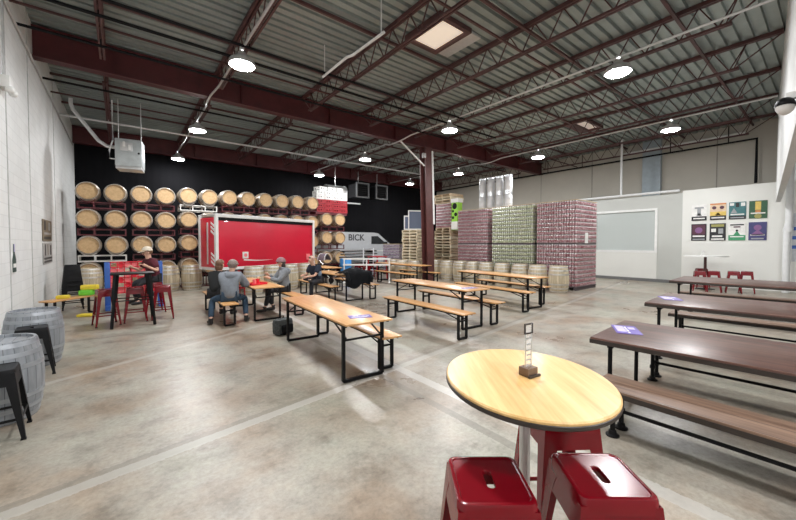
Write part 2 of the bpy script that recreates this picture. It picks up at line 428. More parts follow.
# ribbed metal roof deck running across the joists
mb = MB(); per = 0.245; y = YB; prof = []
while y < YF:
    prof += [(y, ZD), (y + per * .62, ZD), (y + per * .68, ZD + .075), (y + per * .94, ZD + .075)]; y += per
vs = []; fs = []
for (py, pz) in prof: vs += [(XL, py, pz), (XR, py, pz)]
for i in range(len(prof) - 1): fs.append((2 * i, 2 * i + 1, 2 * i + 3, 2 * i + 2))
mb.add(vs, fs); mb.bb(XL, XR, YB, YF, ZD + .08, ZD + .3)
struct('ceiling', mb, M['deck'], smooth=0)

# bulkhead wall on the right, above the wide opening, carrying the joist ends
def bulk(x): return 0.13 + 0.0907 * (x - 4)
mb = MB(); mb.prism([(4, bulk(4)), (18.2, bulk(18.2)), (18.2, bulk(18.2) - .12), (4, bulk(4) - .12)], 3.2, ZD)
struct('wall_bulkhead', mb, M['block'], smooth=0)

struct('wall_return', MB().bb(18.9, XR, YB, 1.42, 0, ZD), M['block'], smooth=0)
# girders
def ibeam(mb, p, q, h, w, t=.025):
    p = Vector(p); q = Vector(q)
    z0, z1 = p.z, p.z + h
    mb.bar((p.x, p.y, z0 + t / 2), (q.x, q.y, z0 + t / 2), t if p.y == q.y else w, w if p.y == q.y else t)
    return mb
n_trim = 8
def trim(mb, mat, smooth=0):
    global n_trim
    o = struct('trim_%d' % n_trim, mb, mat, smooth=smooth); n_trim += 1; return o
for y in (11.6, 20.2):
    mb = MB(); mb.bb(XL, XR, y - .02, y + .02, 6.0, 6.7); mb.bb(XL, XR, y - .14, y + .14, 6.0, 6.03); mb.bb(XL, XR, y - .14, y + .14, 6.67, 6.7)
    for x in range(0, 21, 3): mb.bb(x - .01, x + .01, y - .13, y + .13, 6.03, 6.67)
    trim(mb, M['oxide'])
# open-web joists, each a truss of its own
JX = (-0.25, 2.3, 4.97, 7.36, 9.6, 12.2, 14.7, 17.2, 19.7)
def joist(x, y0, y1):
    mb = MB(); zt, zb = 6.70, 6.12
    for dx in (-.035, .035):
        mb.bb(x + dx - .022, x + dx + .022, y0, y1, zt - .05, zt + .04)
        mb.bb(x + dx - .02, x + dx + .02, y0 + .75, y1 - .5, zb - .03, zb + .02)
    L = y1 - y0; n = max(4, int(L / .62)); st = L / n
    for i in range(n):
        a, b, c = y0 + i * st, y0 + (i + .5) * st, y0 + (i + 1) * st
        if i == 0: mb.bar((x, a, zt - .03), (x, y0 + .85, zb), .026); mb.bar((x, y0 + .85, zb), (x, c, zt - .03), .022); continue
        if i == n - 1: mb.bar((x, a, zt - .03), (x, y1 - .6, zb), .022); mb.bar((x, y1 - .6, zb), (x, c, zt - .03), .026); continue
        mb.bar((x, a, zt - .03), (x, b, zb), .022); mb.bar((x, b, zb), (x, c, zt - .03), .022)
    trim(mb, M['joist'])
for x in JX:
    joist(x, bulk(x) + .02 if x > 4 else YB, 11.46)
    joist(x, 11.74, 20.06)
# bridging angles across the joists
for y in (2.3, 4.55, 6.9, 9.35, 14.2, 16.8):
    mb = MB(); mb.bb(4.2 if y < 2.5 else XL, XR, y - .03, y + .03, 6.60, 6.66)
    if y in (4.55, 9.35, 14.2): mb.bb(XL, XR, y + .05, y + .09, 6.11, 6.15)
    trim(mb, M['joist'])
# curbs and skylights
t = thing('skylight', 'lit cream skylight panel in the metal roof deck, near top centre', 'skylight', (5.98, 6.02, ZD - .06))
obj('panel', MB().bb(-.42, .42, -.5, .5, 0, .03), M['skylight'], t, smooth=0)
mb = MB()
for a in ((-.52, -.42, -.6, .6), (.42, .52, -.6, .6), (-.42, .42, -.6, -.5), (-.42, .42, .5, .6)): mb.bb(*a, -.06, .05)
obj('curb', mb, M['joist'], t, smooth=0)
mb = MB(); mb.bb(.56, .92, -.55, .55, -.02, .04, .01); obj('duct', mb, M['conduit'], t)
t = thing('skylight', 'dim skylight opening with red curb, above the right-hand joists', 'skylight', (15.3, 6.75, ZD - .06))
obj('panel', MB().bb(-.7, .7, -.35, .1, 0, .03), M['skylight_dim'], t, smooth=0)
mb = MB()
for a in ((-.8, -.7, -.45, .45), (.7, .8, -.45, .45), (-.7, .7, -.45, -.35), (-.7, .7, .1, .45)): mb.bb(*a, -.08, .05)
obj('curb', mb, M['joist'], t, smooth=0)

# ------------------------------------------------------------------ high-bay lights and conduit runs
lt = thing('high_bay_light', '', 'ceiling light', (0, 0, 0))
mb = MB(); mb.lathe([(.02, .30), (.08, .29), (.10, .22), (.15, .18), (.25, .12), (.285, .04), (.28, .0), (.255, .0)], 28); obj('housing', mb, M['conduit'], lt)
mb = MB(); mb.lathe([(.255, .004), (.23, -.016), (.13, -.028), (.0, -.032)], 28); obj('lens', mb, M['lamp'], lt)
mb = MB(); mb.tube([(0, 0, .29), (0, 0, .42)], .012, 6); mb.tube([(-.03, 0, .3), (-.03, 0, .36), (0, 0, .4), (.03, 0, .36), (.03, 0, .3)], .008, 6); obj('hook', mb, M['conduit'], lt)
rows = [(2.2, (2.75, 8.37, 14.12, 19.4), 'left-hand row'), (9.15, (3.28, 8.6, 14.0, 18.9), 'middle row'),
        (15.15, (3.74, 8.7, 13.55, 17.8), 'right-hand row')]
first = True
for x, ys, lab in rows:
    for k, y in enumerate(ys):
        lb = 'round white LED high-bay light, %s from the camera in the %s' % (ORD[k], lab)
        if first: o = lt; o.location = (x, y, 5.7); o['label'] = lb; o['group'] = 'high-bay lights'; first = False
        else: dup(lt, (x, y, 5.7), label=lb, group='high-bay lights')
for i, (x, y) in enumerate(((1.2, -2.6), (9.15, -2.0), (5.6, -2.4))):
    dup(lt, (x, y, 5.7), label='round white LED high-bay light behind the camera, %s one' % ('nearest the left wall', 'farthest to the right', 'middle')[i], group='high-bay lights')
for (x, ys, lab), ln in zip(rows, ('left-hand', 'middle', 'right-hand')):
    mb = MB(); z = 6.06
    mb.tube([(x, bulk(x) + .05 if x > 4 else -3.5, z), (x, 10.7, z), (x - .12, 11.2, 5.93), (x - .1, 11.95, 5.93), (x, 12.4, z), (x, 20.0, z)], .028, 8)
    for y in ys: mb.tube([(x, y, z), (x, y, 6.1)], .05, 8)
    tag(obj('conduit', mb, M['conduit']), 'long pale conduit carrying the %s row of high-bay lights' % ln, 'conduit')

# pipes across the roof
for k, (y, z, r, m, x1) in enumerate(((8.15, 6.03, .03, 'black_matte', 9.4), (8.75, 6.02, .033, 'black_matte', 12.0), (9.95, 5.97, .03, 'black_matte', 10.5), (12.9, 6.02, .03, 'black_matte', 8.5), (16.2, 6.03, .04, 'conduit', 15.0))):
    mb = MB(); mb.tube([(XL, y, z), (x1, y, z)], r, 8)
    for x in JX:
        if x < x1: mb.tube([(x, y, z), (x, y, 6.12)], .012, 6)
    tag(obj('ceiling_pipe', mb, M[m]), ('thin dark pipe under the roof nearest the camera, crossing to the left wall', 'thick dark pipe under the roof just behind the nearest thin one', 'thin dark pipe running just in front of the red girder', 'thin dark pipe just behind the red girder', 'pale pipe under the roof towards the dark far wall')[k], 'pipe')
mb = MB(); mb.tube([(4.14, 8.3, 6.0), (4.14, 7.1, 6.0), (4.2, 6.95, 6.0), (4.25, 5.8, 6.0)], .03, 8); mb.tube([(4.14, 8.2, 6.0), (4.14, 8.2, 6.76)], .012, 6); mb.tube([(4.25, 5.9, 6.0), (4.25, 5.9, 6.76)], .012, 6)
tag(obj('conduit', mb, M['white_pipe']), 'short bright conduit hung between joists left of the skylight', 'conduit')

# ------------------------------------------------------------------ steel column
t = thing('steel_column', 'brown-red steel column standing in the middle of the hall', 'column', (10.95, 11.55, 0), rot=(0, R_(-2.0), 0))
mb = MB(); mb.bb(-.02, .02, -.16, .16, 0, 5.98); mb.bb(-.2, .2, -.19, -.15, 0, 5.98); mb.bb(-.2, .2, .15, .19, 0, 5.98)
obj('shaft', mb, M['oxide_dark'], t, smooth=0)
obj('base_plate', MB().bb(-.25, .25, -.25, .25, 0, .03), M['oxide_dark'], t, smooth=0)
obj('cap_plate', MB().bb(-.22, .22, -.2, .2, 5.97, 6.0), M['oxide_dark'], t, smooth=0)
mb = MB(); mb.tube([(.22, -.2, 2.6), (.22, -.2, 5.6), (.22, -.2, 5.85)], .045, 8)
tag(obj('downpipe', mb, M['white'], loc=(10.95, 11.55, 0), rot=(0, R_(-2.0), 0)), 'white vertical pipe strapped to the brown steel column', 'pipe')
mb = MB(); mb.bar((-1.81, -.3, 5.95), (-.42, -.26, 5.12), .05)
tag(obj('brace', mb, M['white'], loc=(10.85, 11.55, 0)), 'white diagonal brace bar from roof to the brown steel column', 'brace')
mb = MB(); mb.box((-.25, -.16, 5.6), (.16, .1, .2), bev=.01)
tag(obj('junction_box', mb, M['conduit'], loc=(10.75, 11.55, 0)), 'small grey junction box high on the brown steel column', 'box')

# ------------------------------------------------------------------ left wall fittings
mb = MB(); mb.tube([(XL + .03, 3.0, 5.85), (XL + .03, 20.0, 5.85)], .022, 8)
tag(obj('conduit', mb, M['conduit']), 'pale conduit running high along the white block wall', 'conduit')
t = thing('wall_lamp', 'small white emergency lamp box high on the left block wall', 'lamp', (XL, 8.7, 4.4))
obj('case', MB().box((.06, 0, 0), (.12, .3, .2), bev=.015), M['white'], t)
for dy in (-.1, .1): obj('lamp_head', MB().ell((.12, dy, -.12), (.06, .07, .06)), M['white'], t)
mb = MB(); mb.tube([(.03, 0, .1), (.03, 0, 2.2)], .015, 6); obj('feed_pipe', mb, M['conduit'], t)
def flat_x(name, label, cat, y0, y1, z0, z1, bg, shapes, x=XL, s=1, th=.02, group=None):
    """a flat printed sheet on a wall facing +X (s=1) or -X (s=-1)"""
    t = thing(name, label, cat, (x + s * .003, (y0 + y1) / 2, (z0 + z1) / 2), group=group)
    W, H = y1 - y0, z1 - z0
    obj('sheet', MB().box((s * th / 2, 0, 0), (th, W, H)), bg, t, smooth=0)
    for i, (nm, a, b, c, d, m) in enumerate(shapes):   # fractions, a..b across (as seen), c..d up
        mb = MB()
        ya, yb = (-W / 2 + a * W, -W / 2 + b * W) if s > 0 else (W / 2 - a * W, W / 2 - b * W)
        if nm == 'disc': mb.lathe([((b - a) * W / 2, 0), ((b - a) * W / 2, .004), (0, .004)], 16, T=Matrix.Translation((s * (th + .001), (ya + yb) / 2, -H / 2 + (c + d) / 2 * H)) @ Matrix.Rotation(s * PI / 2, 4, 'Y'))
        elif nm == 'peak': mb.add([(s * (th + .004), ya, -H / 2 + c * H), (s * (th + .004), yb, -H / 2 + c * H), (s * (th + .004), (ya + yb) / 2, -H / 2 + d * H), (s * th, ya, -H / 2 + c * H), (s * th, yb, -H / 2 + c * H), (s * th, (ya + yb) / 2, -H / 2 + d * H)], [(0, 1, 2), (3, 5, 4), (0, 3, 4, 1), (1, 4, 5, 2), (2, 5, 3, 0)])
        else: mb.bb(s * th, s * (th + .002 + .001 * i), ya, yb, -H / 2 + c * H, -H / 2 + d * H)
        obj({'disc': 'printed_disc', 'peak': 'printed_peak'}.get(nm, 'printed_band'), mb, m, t, smooth=0)
    return t
D1c, D2c, D3c = pm('print_dark', (0.03, 0.028, 0.03)), pm('print_brown', (0.20, 0.16, 0.11)), pm('print_grey', (0.36, 0.35, 0.34))
flat_x('poster', 'brownish poster, upper of two on the left block wall', 'poster', 12.2, 13.6, 1.80, 2.34, D2c, [('r', .1, .9, .08, .2, D1c), ('r', .1, .9, .3, .4, D3c), ('r', .1, .3, .5, .95, D1c), ('r', .6, .8, .5, .9, D3c)])
flat_x('poster', 'grey poster, lower of two on the left block wall', 'poster', 12.2, 13.6, 1.22, 1.74, D3c, [('r', .05, .95, .05, .14, D1c), ('r', .05, .95, .2, .3, D1c), ('r', .15, .25, .4, .95, D1c), ('r', .45, .5, .4, .95, D2c), ('r', .75, .85, .4, .9, D1c)])
t = thing('bottle_sign', 'dark bottle-shaped sign on the left block wall above the silver barrels', 'sign', (XL, 9.15, 1.22))
bot = [(-.13, 0), (.13, 0), (.13, .22), (.05, .33), (.04, .5), (-.04, .5), (-.05, .33), (-.13, .22)]
T = Matrix(((0, 0, 1, 0), (1, 0, 0, 0), (0, 1, 0, 0), (0, 0, 0, 1)))
obj('outline', MB().prism([(x * 1.25, y * 1.06 - .015) for x, y in bot], 0, .015, T), M['poster_paper'], t, smooth=0)
obj('bottle', MB().prism(bot, .015, .022, T), pm('bottle_green', (0.02, 0.06, 0.05)), t, smooth=0)
obj('neck', MB().prism([(-.038, .36), (.038, .36), (.033, .5), (-.033, .5)], .022, .026, T), M['lavender'], t, smooth=0)
obj('label_band', MB().prism([(-.1, .08), (.1, .08), (.1, .15), (-.1, .15)], .022, .026, T), M['poster_paper'], t, smooth=0)

# ------------------------------------------------------------------ barrels
def barrel_profile(rb=.345, rh=.285, L=.94, n=10):
    return [(rh + (rb - rh) * (1 - (2 * i / n - 1) ** 2), L * i / n) for i in range(n + 1)]
def barrel_r(z, rb=.345, rh=.285, L=.94): return rh + (rb - rh) * (1 - (2 * z / L - 1) ** 2)
def make_barrel(label, ms, mh, mo, loc, rot=None, group=None):
    t = thing('barrel', label, 'barrel', loc, rot=rot, group=group)
    pr = barrel_profile()
    obj('staves', MB().lathe([(pr[0][0] - .025, .035)] + [(pr[0][0] - .025, 0)] + pr + [(pr[0][0] - .025, .94), (pr[0][0] - .025, .905)], 32), ms, t)
    for z, zz in ((.035, .045), (.895, .905)): obj('head', MB().lathe([(0, z), (.265, z), (.265, zz), (0, zz)], 32), mh, t)
    for z in (.015, .13, .27, .62, .76, .875):
        r0, r1 = barrel_r(z) + .004, barrel_r(z + .05) + .004
        obj('hoop', MB().lathe([(r0 - .01, z), (r0, z), (r1, z + .05), (r1 - .01, z + .05)], 32), mo, t)
    return t
def make_rack(label, m, h=.24):
    t = thing('barrel_rack', label, 'barrel rack')
    for y in (.14, .80):
        mb = MB()
        for z in (.02, h - .02): mb.bb(-.66, .66, y - .02, y + .02, z - .018, z + .018)
        for x in (-.64, -.22, .22, .64): mb.bb(x - .018, x + .018, y - .018, y + .018, 0, h)
        obj('side_frame', mb, m, t, smooth=0)
    for x in (-.64, .64):
        for z in (.02, h - .02): obj('cross_rail', MB().bb(x - .02, x + .02, .14, .80, z - .018, z + .018), m, t, smooth=0)
    for x in (-.37, .37):
        mb = MB()
        for y in (.14, .80): 
            mb.tube([(x + .29 * math.sin(a), y, h + .33 - .36 * math.cos(a) + .02) for a in [(-.75 + 1.5 * i / 6) for i in range(7)]], .018, 6)
        mb.tube([(x, .14, h - .01), (x, .80, h - .01)], .018, 6)
        obj('cradle', mb, m, t)
    return t
FY = 15.9
ROT = (-PI / 2, 0, 0)                   # a barrel lying with its head towards the hall
tiers = [(.76, 'bottom'), (1.68, 'second'), (2.60, 'third'), (3.53, 'top')]
off = (0, .02, .09, .13, .15, .17, .28)
BX = [-.84 + .746 * i for i in range(12)] + [8.13, 8.86]
b0 = make_barrel('', M['stave'], M['head'], M['hoop'], (0, 0, 0), ROT); used = False
r0 = {}
for pair in range(7):
    xs = BX[2 * pair], BX[2 * pair + 1]; xc = sum(xs) / 2
    for ti, (z, tn) in enumerate(tiers):
        if pair == 6 and ti == 3: continue
        zc = z + (off[pair] if pair < 6 else .28 if ti == 0 else .36)
        for s in (0, 1):
            k = 2 * pair + s
            lb = 'oak barrel lying on the %s tier of the barrel wall, %s from the left wall' % (tn, ORD[k])
            if not used: o = b0; o.location = (xs[s], FY, zc); o['label'] = lb; o['group'] = 'racked oak barrels'; used = True
            else: o = dup(b0, (xs[s], FY, zc), label=lb, group='racked oak barrels')
            o.rotation_euler = (-PI / 2, 0.35 * ((k * 7 + ti * 3) % 9 - 4), 0)
        white = (pair, ti) in ((0, 1), (2, 3))
        if ti == 0:
            r = make_rack('', M['rack_red'], zc - .35); z0 = 0.0
        else:
            z0 = zc - .345 - .24
            if white not in r0:
                r0[white] = make_rack('', M['rack_white'] if white else M['rack_red'], .235); r = r0[white]
            else: r = dup(r0[white], (0, 0, 0))
        r.location = (xc, FY, z0)
        r['label'] = '%s steel barrel rack under the %s tier, %s rack from the left wall' % ('white' if white else 'maroon', tn, ORD[pair])
        r['group'] = 'barrel racks'

# upright barrels on the floor
up0 = make_barrel('', M['stave_pale'], M['head_pale'], M['hoop'], (0, 0, 0)); up_used = False
def upright(x, y, label, group, rz):
    global up_used
    if not up_used: o = up0; o.location = (x, y, 0); o['label'] = label; o['group'] = group; up_used = True
    else: o = dup(up0, (x, y, 0), label=label, group=group)
    o.rotation_euler = (0, 0, rz)
for i in range(5):
    upright(-.78 + .72 * i, 15.15, 'pale upright barrel on the floor before the barrel wall, %s from the left wall' % ORD[i], 'upright barrels before the barrel wall', i * 1.3)
for i in range(4):
    upright(3.62 + .73 * i, 12.62 + .24 * i, 'pale upright barrel on the floor before the red trailer, %s from its left end' % ORD[i], 'upright barrels before the trailer', i * .9)
for i, y in enumerate((6.2, 7.0, 7.74, 8.54, 9.34, 10.1, 10.82, 11.62, 12.45)):
    upright(12.25, y, 'pale upright barrel before the can pallets, %s counting from the right' % ORD[i], 'upright barrels before the can pallets', i * 1.7)
for i, (x, y) in enumerate(((10.95, 12.5), (10.98, 14.25), (10.8, 13.3))):
    upright(x, y, 'pale upright barrel behind the brown column, %s' % ('closest to the column', 'farthest left', 'middle of three')[i], 'upright barrels behind the column', i * .7)
# silver-painted barrels used as tables by the left wall
for i, (y, lb) in enumerate(((7.15, 'silver-grey upright barrel by the left wall, the farther of two'), (5.12, 'silver-grey upright barrel by the left wall, the nearer of two'))):
    t = make_barrel(lb, M['stave_grey'], M['head_grey'], M['hoop_grey'], ((-.98, -.95)[i], y, 0))
    t.scale = (.92, .92, .83)

# ------------------------------------------------------------------ red trailer
t = thing('enclosed_trailer', 'red enclosed trailer with white trim parked before the barrel wall', 'trailer', (2.53, 13.02, 0), math.atan2(1.22, 4.2))
TL, TD, T0, T1 = 4.25, 1.15, .92, 2.76
obj('body', MB().bb(0.06, TL, .02, TD, T0, T1 - .12, .03), M['trailer_red'], t)
mb = MB(); mb.bb(-.02, TL + .02, -.03, .06, T1 - .13, T1 - .02, .015); mb.bb(-.02, TL + .02, TD - .06, TD + .03, T1 - .13, T1 - .02, .015)
obj('roof_rail', mb, M['white'], t)
mb = MB(); mb.bb(.02, TL, .02, TD, T1 - .12, T1, .05); obj('roof', mb, M['silver'], t)
mb = MB(); mb.bb(.06, TL, -.005, .02, T1 - .24, T1 - .13); obj('gutter_band', mb, M['black_matte'], t, smooth=0)
for (x, y) in ((-.02, -.03), (-.02, TD - .09), (TL - .08, -.03)): obj('corner_post', MB().bb(x, x + .10, y, y + .12, T0 - .1, T1 - .1, .02), M['white'], t)
mb = MB(); mb.bb(.02, TL - .02, .0, TD, T0 - .1, T0, .01); obj('lower_skirt', mb, M['white'], t)
mb = MB(); mb.bb(-.0, .06, .1, TD - .1, T0, T1 - .14, .015); d = obj('end_door', mb, M['trailer_red'], t)
mb = MB(); mb.bb(-.03, 0, .5, .58, T0 + .1, T1 - .3, .01); obj('bar', mb, M['silver'], d)
for k in range(3):
    for z in (T0 + .05 + .14 * k, T1 - .75 + .14 * k): 
        mb = MB(); mb.add([(-.012, .1, z), (-.012, .32, z + .12), (-.012, .32, z + .19), (-.012, .1, z + .07), (0, .1, z), (0, .32, z + .12), (0, .32, z + .19), (0, .1, z + .07)], [(0, 1, 2, 3), (7, 6, 5, 4), (0, 4, 5, 1), (1, 5, 6, 2), (2, 6, 7, 3), (3, 7, 4, 0)])
        obj('stripe', mb, M['white'], t, smooth=0)
for x in (1.75, 2.55):
    w_ = obj('wheel', MB().lathe([(.0, 0), (.2, 0), (.3, .02), (.32, .06), (.32, .14), (.3, .18), (0, .18)], 24, T=Matrix.Translation((x, .2, .32)) @ Matrix.Rotation(PI / 2, 4, 'X')), M['rubber'], t)
    obj('hub', MB().lathe([(0, 0), (.17, .0), (.17, .03), (0, .05)], 16, T=Matrix.Translation((x, .02, .32)) @ Matrix.Rotation(PI / 2, 4, 'X')), M['silver'], w_)
for x in (1.75, 2.55):
    w_ = obj('wheel', MB().lathe([(.0, 0), (.2, 0), (.3, .02), (.32, .06), (.32, .14), (.3, .18), (0, .18)], 24, T=Matrix.Translation((x, TD, .32)) @ Matrix.Rotation(PI / 2, 4, 'X')), M['rubber'], t)
mb = MB(); mb.bar((TL, .3, .55), (TL + .9, TD / 2, .5), .08); mb.bar((TL, TD - .3, .55), (TL + .9, TD / 2, .5), .08); mb.bar((TL + .85, TD / 2, .5), (TL + .85, TD / 2, 0.0), .05); obj('tongue', mb, M['black'], t, smooth=0)
mb = MB(); mb.bb(.95, 1.17, -.006, .02, 1.20, 1.44, .003); e = obj('emblem', mb, M['poster_paper'], t)
mb = MB(); mb.lathe([(.0, 0), (.065, 0), (.065, .006), (0, .006)], 12, T=Matrix.Translation((1.06, -.006, 1.32)) @ Matrix.Rotation(PI / 2, 4, 'X')); obj('emblem_dot', mb, M['pink_plastic'], e)
mb = MB()
sw = [(1.0 + .1 * i, 1.13 - .03 * math.sin(i / 12 * PI), 1.15 + .02 * i / 12 - .0) for i in range(13)]
mb.prism([(a, b) for a, b, c in sw] + [(a, b + .05 * (1 - i / 13)) for i, (a, b, c) in list(enumerate(sw))[::-1]], 0, .006, Matrix(((1, 0, 0, 0), (0, 0, -1, .02), (0, 1, 0, 0), (0, 0, 0, 1))))
obj('swoosh_stripe', mb, M['poster_paper'], t, smooth=0)
mb = MB(); mb.bb(TL - .42, TL - .22, -.008, .02, 1.05, 1.3, .01); obj('tail_lamp', mb, M['pink_plastic'], t)

# ------------------------------------------------------------------ crates above the right end of the barrel wall
def crate_mesh(m, nm):
    mb = MB(); W, D_, H = .42, .5, .2
    for (x0, x1, y0, y1) in ((-W / 2, W / 2, 0, .02), (-W / 2, W / 2, D_ - .02, D_), (-W / 2, -W / 2 + .02, .02, D_ - .02), (W / 2 - .02, W / 2, .02, D_ - .02)):
        mb.bb(x0, x1, y0, y1, 0, .07); mb.bb(x0, x1, y0, y1, .15, H)
        if x1 - x0 > .1:
            for q in (-W / 2, -.06, .06, W / 2 - .06): mb.bb(q, q + .06, y0, y1, .07, .15)
        else:
            for q in (.02, .24, D_ - .08): mb.bb(x0, x1, q, q + .06, .07, .15)
    mb.bb(-W / 2, W / 2, 0, D_, 0, .012)
    return mb.data(nm, m, 0)
cw, cr = crate_mesh(M['white'], 'white_crate'), crate_mesh(plain('crate_red', (0.36, 0.02, 0.03), 0.45), 'red_crate')
z0 = tiers[2][0] + .34 + .345 + .03
mb = MB(); mb.bb(7.55, 9.3, FY + .1, FY + .8, z0 - .12, z0)
tag(obj('shelf_board', mb, M['rack_red'], smooth=0), 'maroon platform carrying the plastic crates above the barrel wall', 'platform')
for lv in range(5):
    for k in range(4):
        red = lv < 3
        o = obj('crate', cr if red else cw, None, None, (7.85 + .43 * k + .02 * ((lv * 3 + k) % 3), FY + .15, z0 + .215 * lv), (0, 0, random.uniform(-.1, .1)))
        tag(o, '%s plastic crate above the barrel wall, %s layer up, %s from the left' % ('red' if red else 'white', ORD[lv], ORD[k]), 'crate', 'plastic crates above the barrel wall')
for k in range(3):
    o = obj('crate', cw, None, None, (8.0 + .47 * k, FY + .18, z0 + .215 * 5), (0, 0, (.2, -.1, .15)[k])); tag(o, 'white plastic crate on the very top of the crate stack, %s from the left' % ORD[k], 'crate', 'plastic crates above the barrel wall')

# ------------------------------------------------------------------ white van behind
t = thing('van', 'white van with dark lettering parked before the dark far wall', 'van', (9.0, 17.35, 0))
side = [(0, .35), (0, 2.25), (.15, 2.4), (2.9, 2.4), (3.25, 2.36), (4.15, 1.72), (4.95, 1.45), (5.1, 1.15), (5.1, .4), (4.9, .32), (.1, .32)]
T = Matrix(((1, 0, 0, 0), (0, 0, 1, 0), (0, 1, 0, 0), (0, 0, 0, 1)))
mb = MB().prism(side, 0, 1.85, T); obj('body', mb, plain('van_paint', (.50, .52, .54), .35, 0, .05), t, smooth=0)
for nm, poly in (('side_window', [(2.75, 1.72), (2.75, 2.18), (3.2, 2.2), (3.85, 1.76), (3.85, 1.72)]),):
    obj(nm, MB().prism(poly, -.012, 0, T), M['dark_glass'], t, smooth=0)
mb = MB(); mb.add([(3.28, .08, 2.36), (4.17, .08, 1.73), (4.17, 1.77, 1.73), (3.28, 1.77, 2.36), (3.27, .08, 2.33), (4.15, .08, 1.70), (4.15, 1.77, 1.70), (3.27, 1.77, 2.33)], [(0, 1, 2, 3), (7, 6, 5, 4), (0, 4, 5, 1), (1, 5, 6, 2), (2, 6, 7, 3), (3, 7, 4, 0)])
obj('windscreen', mb, M['dark_glass'], t, smooth=0)
for nm, a in (('sill_strip', (0.2, 4.8, .55, .62)), ('waist_strip', (.1, 4.0, 1.28, 1.34))): obj(nm, MB().bb(a[0], a[1], -.012, 0, a[2], a[3]), M['rack_white'] if nm == 'waist_strip' else M['black_matte'], t, smooth=0)
for x in (.95, 4.1):
    for y in (.0, 1.65):
        w_ = obj('wheel', MB().lathe([(0, 0), (.2, 0), (.34, .02), (.36, .06), (.36, .16), (.34, .2), (0, .2)], 24, T=Matrix.Translation((x, y + .2, .36)) @ Matrix.Rotation(PI / 2, 4, 'X')), M['rubber'], t)
        obj('hubcap', MB().lathe([(0, 0), (.2, 0), (.2, .02), (0, .03)], 16, T=Matrix.Translation((x, y - .0, .36)) @ Matrix.Rotation(PI / 2, 4, 'X')), M['silver'], w_)
mb = MB(); mb.box((3.75, -.12, 1.75), (.12, .16, .22), bev=.03); obj('mirror', mb, M['black_matte'], t)
mb = MB(); mb.box((5.05, .25, 1.05), (.12, .3, .18), bev=.02); obj('headlamp', mb, M['acrylic'], t)
obj('bumper', MB().bb(4.95, 5.18, 0, 1.85, .35, .65, .04), M['black_matte'], t)
def text_mesh(s, size, ext):
    cu = bpy.data.curves.new('lettering', 'FONT'); cu.body = s; cu.size = size; cu.extrude = ext; cu.offset = .008
    o = bpy.data.objects.new('lettering_source', cu); C.objects.link(o)
    bpy.context.view_layer.update()
    me = bpy.data.meshes.new_from_object(o.evaluated_get(bpy.context.evaluated_depsgraph_get()))
    bpy.data.objects.remove(o); bpy.data.curves.remove(cu); me.name = 'lettering'
    return me
me = text_mesh('BICK', .50, .006); me.materials.clear(); me.materials.append(pm('lettering_grey', (0.05, 0.05, 0.055)))
obj('lettering', me, None, t, (1.16, -.01, 1.93), (PI / 2, 0, 0))

# ------------------------------------------------------------------ pallets, can stacks, kegs
def pallet_mesh(m, nm, L=1.2, W=1.0):
    mb = MB()
    for y in (-L / 2 + .05, 0, L / 2 - .05): mb.box((0, y, .075), (W, .05, .09))
    for i in range(7): mb.box((-W / 2 + .06 + (W - .12) * i / 6, 0, .131), (.1, L, .02))
    for x in (-W / 2 + .06, 0, W / 2 - .06): mb.box((x, 0, .018), (.1, L, .024))
    return mb.data(nm, m, 0)
pm1, pm2 = pallet_mesh(M['pallet'], 'pallet_boards'), pallet_mesh(M['pallet_pale'], 'pale_pallet_boards')
def pallet_stack(x, y, n, lab, rz0=0, z=0, pale=False, h=.152, grp=None):
    for i in range(n):
        o = obj('pallet', pm2 if (pale or i % 3 == 1) else pm1, None, None, (x + random.uniform(-.02, .02), y + random.uniform(-.02, .02), z + h * i), (0, 0, rz0 + random.uniform(-.02, .02)))
        tag(o, 'wooden pallet in the %s, %s from bottom' % (lab, ORD[i]), 'pallet', grp or lab)
pallet_stack(11.88, 13.4, 16, 'pallet stack left of the brown column', pale=True)
pallet_stack(13.75, 12.95, 16, 'pallet stack right of the brown column')

LAYER = .157
def can_layer_data(nx, ny, p, mat, nm, half=False):
    """one tier of cans: every can of the outer ring is modelled, the hidden middle is a block"""
    mb = MB(); W, D_ = nx * p, ny * p; r = p / 2 * .90
    prof = [(r * .78, 0), (r * .97, .012), (r, .02), (r, .125), (r * .82, .143), (r * .84, .152), (0, .150)]
    for i in range(nx):
        for j in range(ny):
            if 0 < i < nx - 1 and 0 < j < ny - 1: continue
            x, y = -W / 2 + p * (i + .5), -D_ / 2 + p * (j + .5)
            n = 8; vs = []; fs = []
            for (rr, z) in prof[:-1]:
                for k in range(n): vs.append((x + rr * math.cos(2 * PI * k / n), y + rr * math.sin(2 * PI * k / n), z))
            mi0 = len(mb.f)
            for a in range(len(prof) - 2):
                for k in range(n):
                    k2 = (k + 1) % n; fs.append((a * n + k, a * n + k2, (a + 1) * n + k2, (a + 1) * n + k))
            fs.append(tuple((len(prof) - 2) * n + k for k in range(n)))
            mb.add(vs, fs)
            for a in range(len(prof) - 2):
                for k in range(n): mb.m[mi0 + a * n + k] = 1 if a in (0, 3, 4) else 0
            mb.m[-1] = 1
    mb.bb(-W / 2 + p, W / 2 - p, -D_ / 2 + p, D_ / 2 - p, 0, .14, mi=2)
    mb.bb(-W / 2 + .01, W / 2 - .01, -D_ / 2 + .01, D_ / 2 - .01, .1521, .1565, mi=3)
    me = mb.data(nm, [mat, M['can_top'], M['stack_core'], pm('tier_sheet', (0.10, 0.07, 0.06))], 40)
    return me
